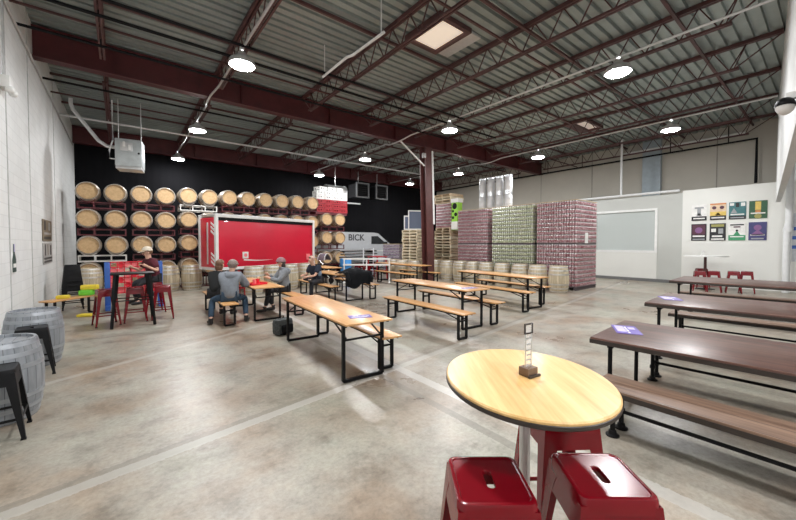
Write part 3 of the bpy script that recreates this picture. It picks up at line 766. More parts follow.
def can_stack(x0, x1, y0, y1, n, mat, label, seam=None, z=0, base=M['pallet_blue'], tops=True):
    cx, cy = (x0 + x1) / 2, (y0 + y1) / 2; p = .1
    nx, ny = max(3, round((x1 - x0) / p)), max(3, round((y1 - y0) / p))
    t = thing('can_pallet', label, 'pallet of cans', (cx, cy, z))
    mb = MB(); W, D_ = nx * p, ny * p
    for yy in (-D_ / 2 + .06, 0, D_ / 2 - .06): mb.box((0, yy, .05), (W, .08, .1))
    mb.box((0, 0, .115), (W, D_, .03))
    obj('pallet_base', mb, base, t, smooth=0)
    me = can_layer_data(nx, ny, p, mat, 'can_tier'); zz = .132
    for i in range(n):
        if seam is not None and i == seam:
            obj('middle_pallet', MB().box((0, 0, zz + .03), (W * .98, D_ * .98, .055)), base, t, smooth=0); zz += .06
        obj('can_layer', me, None, t, (0, 0, zz)); zz += LAYER
    if tops: obj('top_frame', MB().box((0, 0, zz + .015), (W, D_, .03), bev=.005), M['pallet'], t)
    return zz + .03
H1 = can_stack(13.1, 14.8, 5.98, 7.55, 20, M['can_red'], 'tall red pallet of stacked cans, nearest and farthest right of the three', 10)
can_stack(13.1, 14.8, 7.74, 9.70, 20, M['can_green'], 'tall pale green pallet of stacked cans between two red ones', 10)
can_stack(13.1, 14.8, 9.95, 11.75, 20, M['can_rose'], 'tall dusky red pallet of stacked cans left of the green one', 10)
can_stack(13.28, 14.2, 12.4, 13.5, 8, M['can_rose'], 'half pallet of red cans set on top of the wooden pallet stack', None, 2.44, M['pallet'])
pallet_stack(13.75, 12.95, 3, 'pallets topping the half pallet of red cans', z=2.44 + .132 + 8 * LAYER + .04, grp='pallets above the red cans')
can_stack(11.75, 12.85, 14.7, 16.2, 10, M['can_purple'], 'low pallet of purplish cans beside the white van', None)
# paper slip on the side of the nearest red stack
tag(obj('paper_slip', MB().bb(13.75, 14.0, 5.955, 5.968, 1.75, 2.15), M['poster_paper'], smooth=0), 'white paper slip stuck on the side of the nearest red can pallet', 'paper')
# banner-like upright boxes on the pallets
t = thing('printed_box', 'tall narrow box printed lime green and black, standing on the pallet stack', 'box', (13.42, 12.28, 2.44))
obj('box_body', MB().bb(-.1, .25, -.32, .08, 0, 1.5, .01), pm('lime_print', (0.30, 0.62, 0.06)), t)
obj('lid', MB().bb(-.14, .29, -.36, .12, 1.38, 1.58, .02), M['white'], t)
obj('lower_panel', MB().bb(-.112, .26, -.33, .09, .02, .42, .005), M['rack_white'], t)
for z, y, s in ((1.2, -.12, .16), (.78, -.2, .1), (.62, -.02, .08), (.95, -.02, .07)):
    obj('black_spot', MB().lathe([(0, 0), (s, 0), (s, .006), (0, .006)], 14, T=Matrix.Translation((-.1, y, z)) @ Matrix.Rotation(-PI / 2, 4, 'Y')), M['black_matte'], t)
# kegs on top of the green stack
k0 = thing('keg', '', 'keg')
mb = MB(); mb.lathe([(0, .04), (.15, .04), (.19, .08), (.2, .12), (.2, .25), (.207, .27), (.2, .29), (.2, .5), (.207, .52), (.2, .54), (.2, .66), (.17, .72), (.1, .74), (0, .74)], 24); obj('shell', mb, M['kegwhite'], k0)
for z in (0, .72): obj('chime', MB().lathe([(.185, z), (.2, z), (.2, z + .09), (.185, z + .09)], 24), M['silver'], k0)
obj('valve', MB().lathe([(0, .74), (.035, .74), (.035, .78), (0, .78)], 12), M['silver'], k0)
k0.scale = (.9, .9, 1.0)
kf = True
for lv in range(2):
    for i in range(4):
        pos = (14.45, 9.78 + .5 * i, H1 + .005 + .815 * lv)
        lb = 'white and silver keg on top of the can pallets, %s row, %s from the right' % (('lower', 'upper')[lv], ORD[i])
        if kf: k0.location = pos; k0['label'] = lb; k0['group'] = 'kegs on the can pallets'; kf = False
        else: dup(k0, pos, label=lb, group='kegs on the can pallets')
# framed panels standing on the left pallet stack
for i, (x, y, h, wd) in enumerate(((11.75, 13.3, .98, .85), (11.5, 13.6, .72, .5))):
    t = thing('window_panel', ('large white-framed bluish panel standing on the pallets beside the column', 'small white-framed bluish panel, left of the large one on the pallets')[i], 'window panel', (x, y, 2.437), -.45)
    mb = MB(); mb.bb(-wd / 2, wd / 2, -.02, .02, 0, .06); mb.bb(-wd / 2, wd / 2, -.02, .02, h - .06, h); mb.bb(-wd / 2, -wd / 2 + .05, -.02, .02, .06, h - .06); mb.bb(wd / 2 - .05, wd / 2, -.02, .02, .06, h - .06)
    obj('frame', mb, M['white'], t, smooth=0); obj('pane', MB().bb(-wd / 2 + .05, wd / 2 - .05, -.006, .006, .06, h - .06), M['blue_glass'], t, smooth=0)

# ------------------------------------------------------------------ right side: partitions, windows, pipes
PX = 19.0
mb = MB(); mb.bb(PX, PX + .12, 4.1, 5.15, 0, 3.93); mb.bb(PX, PX + .12, 7.75, 7.95, 0, 3.93); mb.bb(PX, PX + .12, 5.15, 7.75, 0, 1.40); mb.bb(PX, PX + .12, 5.15, 7.75, 3.28, 3.93)
struct('wall_partition', mb, M['grey_part'], smooth=0)
mb = MB(); mb.bb(PX - .3, PX + .12, .4, 4.15, 0, 3.97); struct('wall_poster', mb, M['white_part'], smooth=0)
mb = MB(); mb.bb(PX - .02, PX, 5.1, 7.95, .1, 1.32); struct('trim_%d' % n_trim, mb, M['white_part'], smooth=0); n_trim += 1
mb = MB(); mb.bb(PX - .04, PX, 4.15, 7.95, 0, .14); struct('baseboard_right', mb, pm('base_grey', (0.16, 0.16, 0.16)), smooth=0)
wi = struct('window_1', MB().bb(PX + .04, PX + .06, 5.15, 7.75, 1.40, 3.28), M['glass'], smooth=0)
mb = MB()
for a in ((5.1, 7.8, 1.32, 1.42), (5.1, 7.8, 3.24, 3.34), (5.1, 5.2, 1.42, 3.24), (7.68, 7.8, 1.42, 3.24)): mb.bb(PX - .03, PX + .05, *a)
f = obj('window_frame', mb, M['white'], wi, smooth=0)
struct('wall_office', MB().bb(PX + 1.2, PX + 1.25, 4.2, 9.5, 0, 3.9), pm('office_wall', (0.62, 0.64, 0.62)), smooth=0)
mb = MB(); mb.bb(PX, PX + .1, 7.95, 8.05, 0, 3.3); mb.bb(PX, PX + .1, 8.6, 9.4, 0, 3.3); mb.bb(PX, PX + .1, 7.95, 9.4, 3.2, 3.45); mb.bb(PX, PX + .1, 8.05, 8.6, 0, 1.4)
struct('wall_sidelight', mb, M['white_part'], smooth=0)
wi = struct('window_2', MB().bb(PX + .05, PX + .07, 8.05, 8.6, 1.4, 3.2), M['glass'], smooth=0)
obj('window_jamb', MB().bb(PX - .02, PX + .1, 8.04, 8.16, 1.4, 3.2), M['black_matte'], wi, smooth=0)
mb = MB(); mb.tube([(PX - .12, 4.3, 4.02), (PX - .12, 9.5, 4.02)], .055, 10); mb.tube([(PX - .12, 6.55, 4.02), (PX - .12, 6.55, 6.7)], .05, 10)
tag(obj('pipe', mb, M['white_pipe']), 'white pipe running along the top of the grey partition and up to the roof', 'pipe')
mb = MB(); mb.bb(20.38, XR, 5.4, 6.15, 0, ZD); struct('wall_pier', mb, M['blue_col'], smooth=0)
mb = MB(); mb.tube([(XR - .32, 2.15, 4.2), (XR - .32, 2.15, 6.0), (XR - .32, 20.5, 6.0)], .05, 8)
for y in range(3, 20, 2): mb.tube([(XR - .32, y, 6.0), (XR - .32, y, 6.7)], .02, 6)
tag(obj('pipe', mb, M['black_matte']), 'black sprinkler pipe along the top of the tan wall', 'pipe')
mb = MB(); mb.tube([(XR - .2, 2.5, 6.35), (XR - .2, 7.0, 6.35)], .05, 8); tag(obj('pipe', mb, M['white_pipe']), 'short pale pipe above the black pipe on the tan wall', 'pipe')
mb = MB(); mb.tube([(18.4, 1.14, 0), (18.4, 1.14, 2.2), (18.4, 1.1, 2.5), (18.4, 1.1, 6.6)], .1, 14); mb.tube([(18.4, 1.12, 2.15), (18.4, 1.12, 2.3)], .13, 14)
tag(obj('standpipe', mb, M['white_pipe']), 'thick white vertical standpipe at the right end of the poster wall', 'pipe')
t = thing('banner', 'white banner with blue stripes at the right edge by the standpipe', 'banner', (18.62, .98, 1.1))
obj('sheet', MB().bb(0, .02, -.45, .05, 0, 1.7), pm('banner_grey', (0.55, 0.57, 0.6)), t, smooth=0)
for z in (.45, .78, 1.1): obj('stripe', MB().bb(-.006, 0, -.45, .05, z, z + .12), M['blue'], t, smooth=0)
# horn speaker on the bulkhead
t = thing('security_dome', 'black dome fixture with a white lower bowl, high on the bulkhead at the right edge', 'dome', (6.2, bulk(6.2) + .1, 3.36))
obj('dome', MB().ell((0, 0, 0), (.14, .09, .09), 20, 14, keep=lambda v: v.z > -.15), M['black'], t)
obj('bowl', MB().ell((0, 0, -.0), (.13, .085, .11), 20, 14, keep=lambda v: v.z < -.1), M['white'], t)
obj('bracket', MB().box((0, -.045, .1), (.08, .09, .08), bev=.01), M['white'], t)
# posters on the white partition
PXP = PX - .3
pg = {n: pm('ink_' + n, c) for n, c in dict(black=(.015, .015, .018), white=(.78, .77, .74), plum=(.09, .03, .05), teal=(.05, .17, .18), green=(.03, .10, .05), yellow=(.70, .50, .12), cream=(.72, .55, .38), navy=(.05, .05, .16), violet=(.22, .10, .24), leaf=(.05, .28, .13), orange=(.62, .24, .08), olive=(.33, .31, .10), grey=(.32, .33, .34)).items()}
cols = [(3.84, 3.36), (3.26, 2.78), (2.70, 2.22), (2.14, 1.66)]
def poster(c, r, label, bg, shapes):
    y1, y0 = cols[c]; z0, z1 = ((2.68, 3.34), (1.86, 2.54))[r]
    flat_x('poster', label, 'poster', y0, y1, z0, z1, pg[bg], [(n, a, b, cc, d, pg[m]) for n, a, b, cc, d, m in shapes], x=PXP, s=-1, group='posters on the white partition')
poster(0, 0, 'white poster with a grey emblem over a dark band, upper left of the poster grid', 'white', [('r', 0, 1, 0, .26, 'black'), ('r', .12, .88, .1, .17, 'white'), ('r', .38, .62, .34, .8, 'grey'), ('r', .2, .8, .74, .84, 'grey'), ('peak', .3, .7, .28, .5, 'grey')])
poster(1, 0, 'cream and yellow poster with two dark spots, upper row second from the left', 'cream', [('r', 0, 1, 0, .26, 'black'), ('r', .1, .9, .1, .17, 'white'), ('r', 0, 1, .26, .5, 'yellow'), ('disc', .12, .4, .62, .86, 'plum'), ('disc', .6, .88, .62, .86, 'plum'), ('peak', .3, .7, .28, .45, 'black'), ('r', 0, 1, .92, 1, 'orange')])
poster(2, 0, 'dark teal poster with pale lettering bands, upper row third from the left', 'teal', [('r', 0, 1, 0, .2, 'black'), ('r', .1, .9, .24, .31, 'white'), ('r', .1, .9, .06, .12, 'grey'), ('r', .05, .3, .8, .95, 'white'), ('r', .4, .6, .7, .95, 'black'), ('r', .7, .95, .75, .95, 'white'), ('peak', .1, .5, .35, .65, 'grey')])
poster(3, 0, 'dark green poster with a yellow block, upper right of the poster grid', 'green', [('r', .34, .66, .48, .95, 'yellow'), ('r', .1, .9, .26, .33, 'white'), ('r', .35, .65, .34, .46, 'orange'), ('disc', .3, .7, .02, .24, 'olive')])
poster(0, 1, 'dark plum poster, lower left of the poster grid', 'black', [('r', .06, .94, .36, .96, 'plum'), ('disc', .25, .75, .45, .8, 'violet'), ('r', .1, .9, .22, .31, 'white'), ('r', .1, .9, .05, .12, 'grey')])
poster(1, 1, 'black and white poster with broken shapes, lower row second from the left', 'black', [('r', .1, .9, .8, .95, 'olive'), ('r', .1, .4, .5, .7, 'white'), ('r', .55, .85, .4, .7, 'grey'), ('r', .15, .8, .2, .3, 'white'), ('r', .1, .9, .04, .12, 'white')])
poster(2, 1, 'white poster with a green base, lower row third from the left', 'white', [('r', 0, 1, 0, .3, 'leaf'), ('r', .1, .9, .18, .24, 'white'), ('peak', .3, .7, .3, .55, 'leaf'), ('r', .1, .9, .85, .92, 'black'), ('r', .3, .7, .73, .8, 'plum'), ('disc', .42, .58, .5, .62, 'black')])
poster(3, 1, 'violet and navy poster with a pink disc, lower right of the poster grid', 'navy', [('disc', .28, .72, .5, .9, 'violet'), ('peak', .1, .9, .28, .6, 'violet'), ('r', .1, .9, .26, .33, 'white'), ('r', .15, .85, .06, .13, 'grey')])

# ------------------------------------------------------------------ beer tables and benches
def leg_frame(mb, y, w, h, inset=.05, t=.019):
    a = w / 2 - inset
    pts = [(-a, y, h), (-a, y, t), (a, y, t), (a, y, h)]
    for p, q in zip(pts, pts[1:]): mb.bar(p, q, t * 2)
    mb.bar((-a, y, h * .72), (a, y, h * .72), t * 1.2)
def make_beer(kind, label, group, L, W, H):
    t = thing('beer_table' if kind == 't' else 'beer_bench', label, 'table' if kind == 't' else 'bench', group=group)
    nm = 'tabletop' if kind == 't' else 'seat'
    obj(nm, MB().box((0, 0, H - .0125), (W, L, .025), bev=.006), M['beer_wood'], t)
    mb = MB(); 
    for x in (-W / 2 + .03, W / 2 - .03): mb.bb(x - .012, x + .012, -L / 2 + .06, L / 2 - .06, H - .05, H - .025)
    for y in (-L / 2 + .25, L / 2 - .25): mb.bb(-W / 2 + .04, W / 2 - .04, y - .02, y + .02, H - .045, H - .025)
    obj('under_rail', mb, M['black'], t, smooth=0)
    for s in (-1, 1):
        mb = MB(); leg_frame(mb, s * (L / 2 - .18), W, H - .03); obj('leg_frame', mb, M['black'], t, smooth=0)
        for x in (-W / 2 + .06, W / 2 - .06): obj('folding_brace', MB().bar((x * .9, s * (L / 2 - .18), H * .72), (x * .9, s * (L / 2 - .62), H - .04), .016), M['black'], t, smooth=0)
    return t
BT = make_beer('t', '', 'folding beer tables', 2.6, .66, .76); BBn = make_beer('b', '', 'folding beer benches', 2.6, .30, .48)
bt_used = {BT.name: False, BBn.name: False}
def place(src, x, y, label, rz=0):
    if not bt_used[src.name]: bt_used[src.name] = True; src.location = (x, y, 0); src.rotation_euler = (0, 0, rz); src['label'] = label; return src
    return dup(src, (x, y, 0), rz, label)
place(BT, 2.50, 4.88, 'long orange wooden beer table alone on the open floor, nearest the camera', R_(-4))
place(BBn, 2.93, 4.98, 'orange wooden bench on the far side of the nearest beer table', R_(-4))
def tall(o, z, y=1.0): o.scale = (1, y, z); return o
tall(place(BT, 5.66, 5.74, 'orange beer table with benches, centre of the hall behind the round table', R_(-3)), 1.07)
tall(place(BBn, 4.86, 5.30, 'orange bench in front of the centre beer table, facing the camera', R_(-3)), 1.04)
tall(place(BBn, 6.28, 5.66, 'orange bench hidden behind the centre beer table', R_(-3)), 1.04)
tall(place(BT, 8.82, 6.30, 'orange beer table before the upright barrels and the red can pallet', R_(-7)), 1.11, 1.14)
tall(place(BBn, 8.13, 6.06, 'orange bench on the near side of the table before the can pallets', R_(-7)), 1.10, 1.06)
tall(place(BBn, 9.48, 6.32, 'orange bench between the beer table and the upright barrels', R_(-7)), 1.10)
place(BT, 2.62, 9.15, 'beer table where the seated people gather, red things on it', R_(-1))
place(BBn, 1.80, 9.05, 'bench under the two people on the left of the gathering table', R_(-1))
place(BBn, 3.38, 9.2, 'bench under the woman in the grey hoodie', R_(-1))
place(BT, 5.62, 10.28, 'beer table with a black coat hung over its near end', R_(-2))
place(BBn, 4.95, 10.45, 'bench under the man in the navy shirt, left of the coat table', R_(-2))
place(BBn, 6.2, 10.15, 'bench on the right of the table with the black coat', R_(-2))
tall(place(BT, 6.55, 12.95, 'beer table seen in a short view, standing before the stroller', R_(-2)), 1.05, .6)
tall(place(BT, 9.80, 12.1, 'orange beer table just before the brown column', R_(-1)), 1.11, 1.25)
tall(place(BBn, 9.1, 11.7, 'orange bench on the near side of the table by the brown column', R_(-1)), 1.1)
tall(place(BBn, 10.36, 11.6, 'orange bench between the brown column and its beer table', R_(-1)), 1.1)

def card(x, y, z, rz, label, w=.2, l=.34):
    t = thing('printed_card', label, 'card', (x, y, z), rz, 'printed cards on tables')
    obj('sheet', MB().bb(-w / 2, w / 2, -l / 2, l / 2, 0, .004), M['purple'], t, smooth=0)
    for a, b, c, d, m in ((-.4, -.05, -.3, .4, 'lavender'), (.12, .38, .05, .3, 'lavender')):
        obj('printed_patch', MB().bb(a * w, b * w, c * l, d * l, .004, .0055), M[m], t, smooth=0)
    for k in range(4): obj('text_line', MB().bb(-.02 * w, .06 * w, (-.4 + .2 * k) * l, (-.28 + .2 * k) * l, .004, .0056), M['poster_paper'], t, smooth=0)
card(2.47, 3.92, .7605, R_(70), 'purple printed card on the near end of the closest beer table', .18, .3)
card(5.6, 4.72, .8140, R_(80), 'purple printed card on the near end of the centre beer table', .2, .36)

# ------------------------------------------------------------------ dark plank communal tables and benches with black pipe legs
def make_plank(name, cat, label, W, L, H, mat, group, th=.05):
    t = thing(name, label, cat, group=group)
    top = obj('tabletop' if cat == 'table' else 'seat', MB().box((0, 0, H - th / 2), (W, L, th), bev=.008), mat, t)
    mb = MB()
    for x in (-W / 2 - .004, W / 2 - .008): mb.bb(x, x + .012, -L / 2, L / 2, H - th - .012, H - .02)
    for y in (-L / 2 - .004, L / 2 - .008): mb.bb(-W / 2, W / 2, y, y + .012, H - th - .012, H - .02)
    obj('edge_band', mb, M['dark_edge'], t, smooth=0)
    xs = (-W / 2 + .1, W / 2 - .1)
    for y in (-L / 2 + .16, L / 2 - .16):
        for x in xs:
            mb = MB(); mb.tube([(x, y, .02), (x, y, H - th)], .021, 10); mb.lathe([(.055, 0), (.055, .012), (.035, .02), (.03, .05), (.0215, .055)], 14, c=(x, y, 0)); mb.lathe([(.03, .05), (.03, .09), (.022, .095)], 14, c=(x, y, H - th - .1 if cat == 'table' else .1)); mb.lathe([(.055, H - th - .012), (.055, H - th)], 14, c=(x, y, 0))
            obj('leg', mb, M['black'], t)
        hp = H * .45 if cat == 'bench' else H - th - .05
        mb = MB(); mb.tube([(xs[0], y, hp), (xs[1], y, hp)], .017, 8); obj('cross_pipe', mb, M['black'], t)
    mb = MB(); mb.tube([(0, -L / 2 + .16, hp), (0, L / 2 - .16, hp)], .017, 8); obj('long_pipe', mb, M['black'], t)
    return t
def plank_table(label, x, y, rz, W, H, L=3.2):
    t = make_plank('plank_table', 'table', label, W, L, H, M['dark_plank'], 'dark plank tables'); t.location = (x, y, 0); t.rotation_euler = (0, 0, rz)
plank_table('long dark-stained plank table nearest the round table', 4.50, .03, R_(4), 1.18, .76)
plank_table('dark-stained plank table in the middle of the three on the right', 7.08, .27, R_(4), 1.5, .84)
plank_table('dark-stained plank table farthest away, before the red stools and poster wall', 10.75, .85, R_(3), 1.6, .89)
DB = make_plank('plank_bench', 'bench', 'worn brown plank bench in front of the nearest dark table', .40, 3.1, .45, M['bench_plank'], 'plank benches')
DB.location = (3.54, -.16, 0)
dup(DB, (5.42, .05, 0), R_(3), 'plank bench just behind the nearest dark table')
dup(DB, (8.2, .4, 0), R_(3), 'plank bench just behind the middle dark table')
dup(DB, (12.0, 1.1, 0), R_(3), 'plank bench behind the farthest dark table')
card(4.42, 1.46, .7605, R_(-62), 'purple printed card on the nearest dark plank table', .24, .42)
card(6.95, 1.68, .8405, R_(-62), 'purple printed card on the middle dark plank table', .24, .42)

# ------------------------------------------------------------------ metal stools
def rrect(w, r, n=5):
    pts = []
    for cx, cy, a0 in ((w - r, w - r, 0), (-w + r, w - r, 90), (-w + r, -w + r, 180), (w - r, -w + r, 270)):
        for i in range(n + 1): a = R_(a0 + 90 * i / n); pts.append((cx + r * math.cos(a), cy + r * math.sin(a)))
    return pts
def slot(a, b, n):
    """n points round a stadium, matching the angles of the outer loop"""
    out = []
    for i in range(n):
        t = 2 * PI * (i + .5) / n + PI / 4 - PI / 4
        x, y = math.cos(t), math.sin(t)
        out.append((x * b, y * b + (a - b if y > 0 else -(a - b)) * min(1, abs(y) * 2.5)))
    return out
def make_stool(label, mat, H=.76, group=None, st=.152, sb=.215):
    t = thing('metal_stool', label, 'stool', group=group)
    mb = MB(); n = 24
    loops = []
    sl = slot(.052, .017, n)
    for w, r, z in ((st + .003, .035, H - .06), (st, .035, H - .012), (st - .004, .033, H - .003), (st - .010, .031, H), (st - .017, .029, H), (st - .021, .028, H - .004)): loops.append([(x, y, z) for x, y in rrect(w, r)])
    loops.append([(x * 1.15, y * 1.1, H - .004) for x, y in sl]); loops.append([(x, y, H - .008) for x, y in sl]); loops.append([(x, y, H - .022) for x, y in sl])
    # start of outer loops is at angle ~0; rotate so both loops start alike
    vs = [p for lp in loops for p in lp]; fs = []
    for i in range(len(loops) - 1):
        for k in range(n): fs.append((i * n + k, i * n + (k + 1) % n, (i + 1) * n + (k + 1) % n, (i + 1) * n + k))
    mb.add(vs, fs)
    obj('seat', mb, mat, t, smooth=28)
    # skirt panels between the legs
    mb = MB()
    for a in range(4):
        T = Matrix.Rotation(a * PI / 2, 4, 'Z'); zb = H - .14; sp = st + (sb - st) * .14 / H
        mb.add([(-st + .02, st - .001, H - .04), (st - .02, st - .001, H - .04), (sp - .07, sp - .001, zb), (-sp + .07, sp - .001, zb), (-st + .02, st - .004, H - .04), (st - .02, st - .004, H - .04), (sp - .07, sp - .004, zb), (-sp + .07, sp - .004, zb)],
               [(0, 1, 2, 3), (7, 6, 5, 4), (0, 4, 5, 1), (1, 5, 6, 2), (2, 6, 7, 3), (3, 7, 4, 0)], T)
    obj('apron', mb, mat, t, smooth=0)
    for sx, sy in ((1, 1), (-1, 1), (-1, -1), (1, -1)):
        mb = MB()
        for ax in (0, 1):
            def P(s_, w, z, e):
                # outer corner at s_, sheet runs w along the side, e = thickness inwards
                return (sx * (s_ - w), sy * (s_ - e), z) if ax == 0 else (sx * (s_ - e), sy * (s_ - w), z)
            A = [P(st, 0, H - .03, 0), P(st, .10, H - .03, 0), P(st + (sb - st) * .2, .07, H * .8, 0), P(sb, .028, .012, 0), P(sb, 0, .012, 0)]
            B = [P(st, 0, H - .03, .004), P(st, .10, H - .03, .004), P(st + (sb - st) * .2, .07, H * .8, .004), P(sb, .028, .012, .004), P(sb, 0, .012, .004)]
            mb.add(A + B, [(0, 1, 2, 3, 4), (9, 8, 7, 6, 5)] + [(k, (k + 1) % 5, 5 + (k + 1) % 5, 5 + k) for k in range(5)])
        lg = obj('leg', mb, mat, t, smooth=0)
        obj('foot_cap', MB().bb(*sorted((sx * (sb - .034), sx * (sb + .002))), *sorted((sy * (sb - .034), sy * (sb + .002))), 0, .014), M['black_matte'], lg, smooth=0)
    zc = H * .3; s_ = sb - (sb - st) * .3 - .006
    for a in range(4):
        T = Matrix.Rotation(a * PI / 2, 4, 'Z'); mb = MB(); mb.box((0, s_, zc), (2 * s_ - .02, .008, .022)); mb.v = [T @ p for p in mb.v]
        obj('foot_rail', mb, mat, t, smooth=0)
    return t
VA = math.radians(-38.5)
RS = make_stool('dark red metal stool at the bottom of the view, left of the two in front', M['red_metal'], .76, 'red stools at the round table')
RS.location = (1.172, .875, 0); RS.rotation_euler = (0, 0, VA)
dup(RS, (1.56, .602, 0), VA - .03, 'dark red metal stool at the bottom of the view, right of the two in front')
dup(RS, (1.97, .99, 0), VA + .06, 'dark red metal stool tucked under the round table, behind the front two')
for i, (x, y, rz, lb) in enumerate(((-.25, 9.65, .2, 'red metal stool left of the black pub table'), (.25, 9.75, .0, 'red metal stool before the middle of the black pub table'), (.76, 9.72, -.1, 'red metal stool right of the black pub table'),
                                    (16.1, 3.05, .3, 'red metal stool by the white-topped round table, leftmost'), (16.45, 2.72, .1, 'red metal stool by the white-topped round table, second from the left'), (17.95, 3.35, .5, 'red metal stool behind the white-topped round table'),
                                    (16.9, 2.28, .2, 'red metal stool right of the white-topped table, the inner one'), (17.2, 1.98, .1, 'red metal stool right of the white-topped table, the outer one'),
                                    (9.25, 13.85, .3, 'red metal stool before the white van, left one'), (9.1, 14.5, .0, 'red metal stool before the white van, right one'))):
    dup(RS, (x, y, 0), rz, lb, 'red stools farther back')
BS = make_stool('black metal stool beside the farther silver barrel', M['black'], .62, 'black stools by the silver barrels')
BS.location = (-.93, 6.62, 0); BS.rotation_euler = (0, 0, .1)
dup(BS, (-.9, 4.62, 0), .05, 'black metal stool beside the nearer silver barrel')
# nested stack of black stools
for i in range(6): 
    dup(BS, (-1.0, 12.6, .11 * i), .1, 'black metal stool in the nested stack by the left wall, %s from the floor' % ORD[i], 'nested black stools')

# ------------------------------------------------------------------ foreground round table
F2 = Vector((math.sin(-VA), math.cos(-VA), 0))
t = thing('round_table', 'round pale wooden high table with black edge in the foreground', 'table', (1.60, .975, 0), VA)
def disc(rx, ry, z0, z1, n=64, bev=.006):
    mb = MB(); vs = []; fs = []
    prof = [(1 - bev / rx, z0), (1, z0 + bev), (1, z1 - bev), (1 - bev / rx, z1)]
    for s, z in prof:
        for k in range(n): vs.append((rx * s * math.cos(2 * PI * k / n), ry * s * math.sin(2 * PI * k / n), z))
    for i in range(3):
        for k in range(n): fs.append((i * n + k, i * n + (k + 1) % n, (i + 1) * n + (k + 1) % n, (i + 1) * n + k))
    fs += [tuple(range(n))[::-1], tuple(3 * n + k for k in range(n))]
    return mb.add(vs, fs)
top = obj('tabletop', disc(.395, .465, 1.03, 1.05), M['ply'], t)
obj('edge_band', disc(.397, .467, 1.012, 1.038), M['dark_edge'], t)
obj('pedestal', MB().tube([(0, 0, .02), (0, 0, 1.0)], .026, 16), M['conduit'], t)
obj('top_plate', MB().box((0, 0, 1.005), (.3, .3, .014)), M['black'], t, smooth=0)
obj('base', MB().lathe([(0, 0), (.19, 0), (.19, .015), (.06, .05), (.04, .08), (0, .08)], 32), M['black'], t)
t = thing('menu_holder', 'clear acrylic menu stand on a walnut block, on the round table', 'menu holder', (1.625, .975, 1.0505), VA + .55)
obj('block', MB().box((0, 0, .022), (.075, .06, .044), bev=.004), M['walnut'], t)
obj('foot_strip', MB().box((0, -.038, .006), (.085, .012, .012), bev=.002), M['dark_edge'], t)
p_ = obj('clear_panel', MB().box((0, 0, .15), (.05, .004, .215), bev=.001), M['acrylic'], t)
mb = MB()
for z in (.215, .262): mb.box((0, 0, z), (.062, .007, .007))
for x in (-.028, .028): mb.box((x, 0, .238), (.006, .007, .05))
obj('clip_frame', mb, M['dark_edge'], t, smooth=0)
mb = MB()
for k, z in enumerate((.08, .105, .13, .16, .19)): mb.box((0, -.003, z), (.036 - .006 * (k % 2), .0012, .006))
obj('menu_text', mb, pm('ink_grey', (.25, .22, .2)), p_, smooth=0)
mb = MB()
for x in (-.022, .022): mb.box((x, 0, .13), (.004, .006, .17))
obj('panel_edge', mb, M['silver'], p_, smooth=0)

# far white round-top table
t = thing('high_table', 'thin white round-topped high table before the poster wall', 'table', (17.45, 3.15, 0))
obj('tabletop', MB().lathe([(0, 1.24), (.66, 1.24), (.66, 1.28), (0, 1.28)], 48), M['white'], t)
obj('pedestal', MB().tube([(0, 0, .02), (0, 0, 1.24)], .045, 12), M['oxide_dark'], t)
obj('base', MB().lathe([(0, 0), (.3, 0), (.3, .015), (.06, .05), (0, .05)], 24), M['black'], t)
mb = MB(); mb.box((0, 0, .09), (.1, .006, .18)); mb.box((0, 0, .005), (.1, .08, .01)); tag(obj('menu_stand', mb, M['acrylic'], loc=(17.35, 3.2, 1.281), rot=(0, 0, VA), smooth=0), 'small clear menu stand on the white-topped table', 'menu holder')

# ------------------------------------------------------------------ black pub table and games corner
t = thing('pub_table', 'square black metal pub table among the red stools', 'table', (.2, 9.35, 0))
obj('tabletop', MB().box((0, 0, 1.10), (.74, .6, .03), bev=.01), M['black'], t)
for sx in (-1, 1):
    for sy in (-1, 1):
        mb = MB(); a = [(sx * .30, sy * .22, 1.09)]; mb.bar((sx * .27, sy * .2, 1.09), (sx * .36, sy * .28, .0), .04); mb.bar((sx * .27, sy * .2, 1.09), (sx * .31, sy * .235, .6), .07)
        obj('leg', mb, M['black'], t, smooth=0)
for s in (-1, 1): obj('stretcher', MB().bar((-.3, s * .23, .55), (.3, s * .23, .55), .02), M['black'], t, smooth=0)
t = thing('four_in_a_row_game', 'giant red and blue four-in-a-row game behind the pub table', 'game', (.30, 11.9, 0), .0)
mb = MB(); W0, H0 = 1.02, .82
for i in range(8): mb.bb(-W0 / 2 + (W0 / 7) * i - .012, -W0 / 2 + (W0 / 7) * i + .012, -.06, .06, .42, .42 + H0)
for j in range(7): mb.bb(-W0 / 2, W0 / 2, -.06, .06, .42 + H0 / 6 * j - .012, .42 + H0 / 6 * j + .012)
obj('grid', mb, M['red_plastic'], t, smooth=0)
for i in range(7):
    for j in range(6):
        if (i * 5 + j * 3) % 7 in (0, 1): continue
        mb = MB(); mb.lathe([(0, -.02), (.062, -.02), (.062, .02), (0, .02)], 14, T=Matrix.Translation((-W0 / 2 + W0 / 7 * (i + .5), 0, .42 + H0 / 6 * (j + .5))) @ Matrix.Rotation(PI / 2, 4, 'X'))
        obj('token', mb, M['pink_plastic'] if (i + j) % 3 else M['red_plastic'], t)
for s in (-1, 1):
    mb = MB(); mb.bb(s * (W0 / 2 + .06) - .06, s * (W0 / 2 + .06) + .06, -.07, .07, .0, .42 + H0, .01); mb.bb(s * (W0 / 2 + .06) - .05, s * (W0 / 2 + .06) + .05, -.3, .3, 0, .12, .01)
    obj('side_leg', mb, M['blue'], t)
t = thing('low_bench', 'low wooden plank bench with black legs by the left wall, toys on it', 'bench', (-.9, 11.3, 0), R_(-42))
obj('seat', MB().box((0, 0, .44), (.3, 1.25, .035), bev=.006), M['beer_wood'], t)
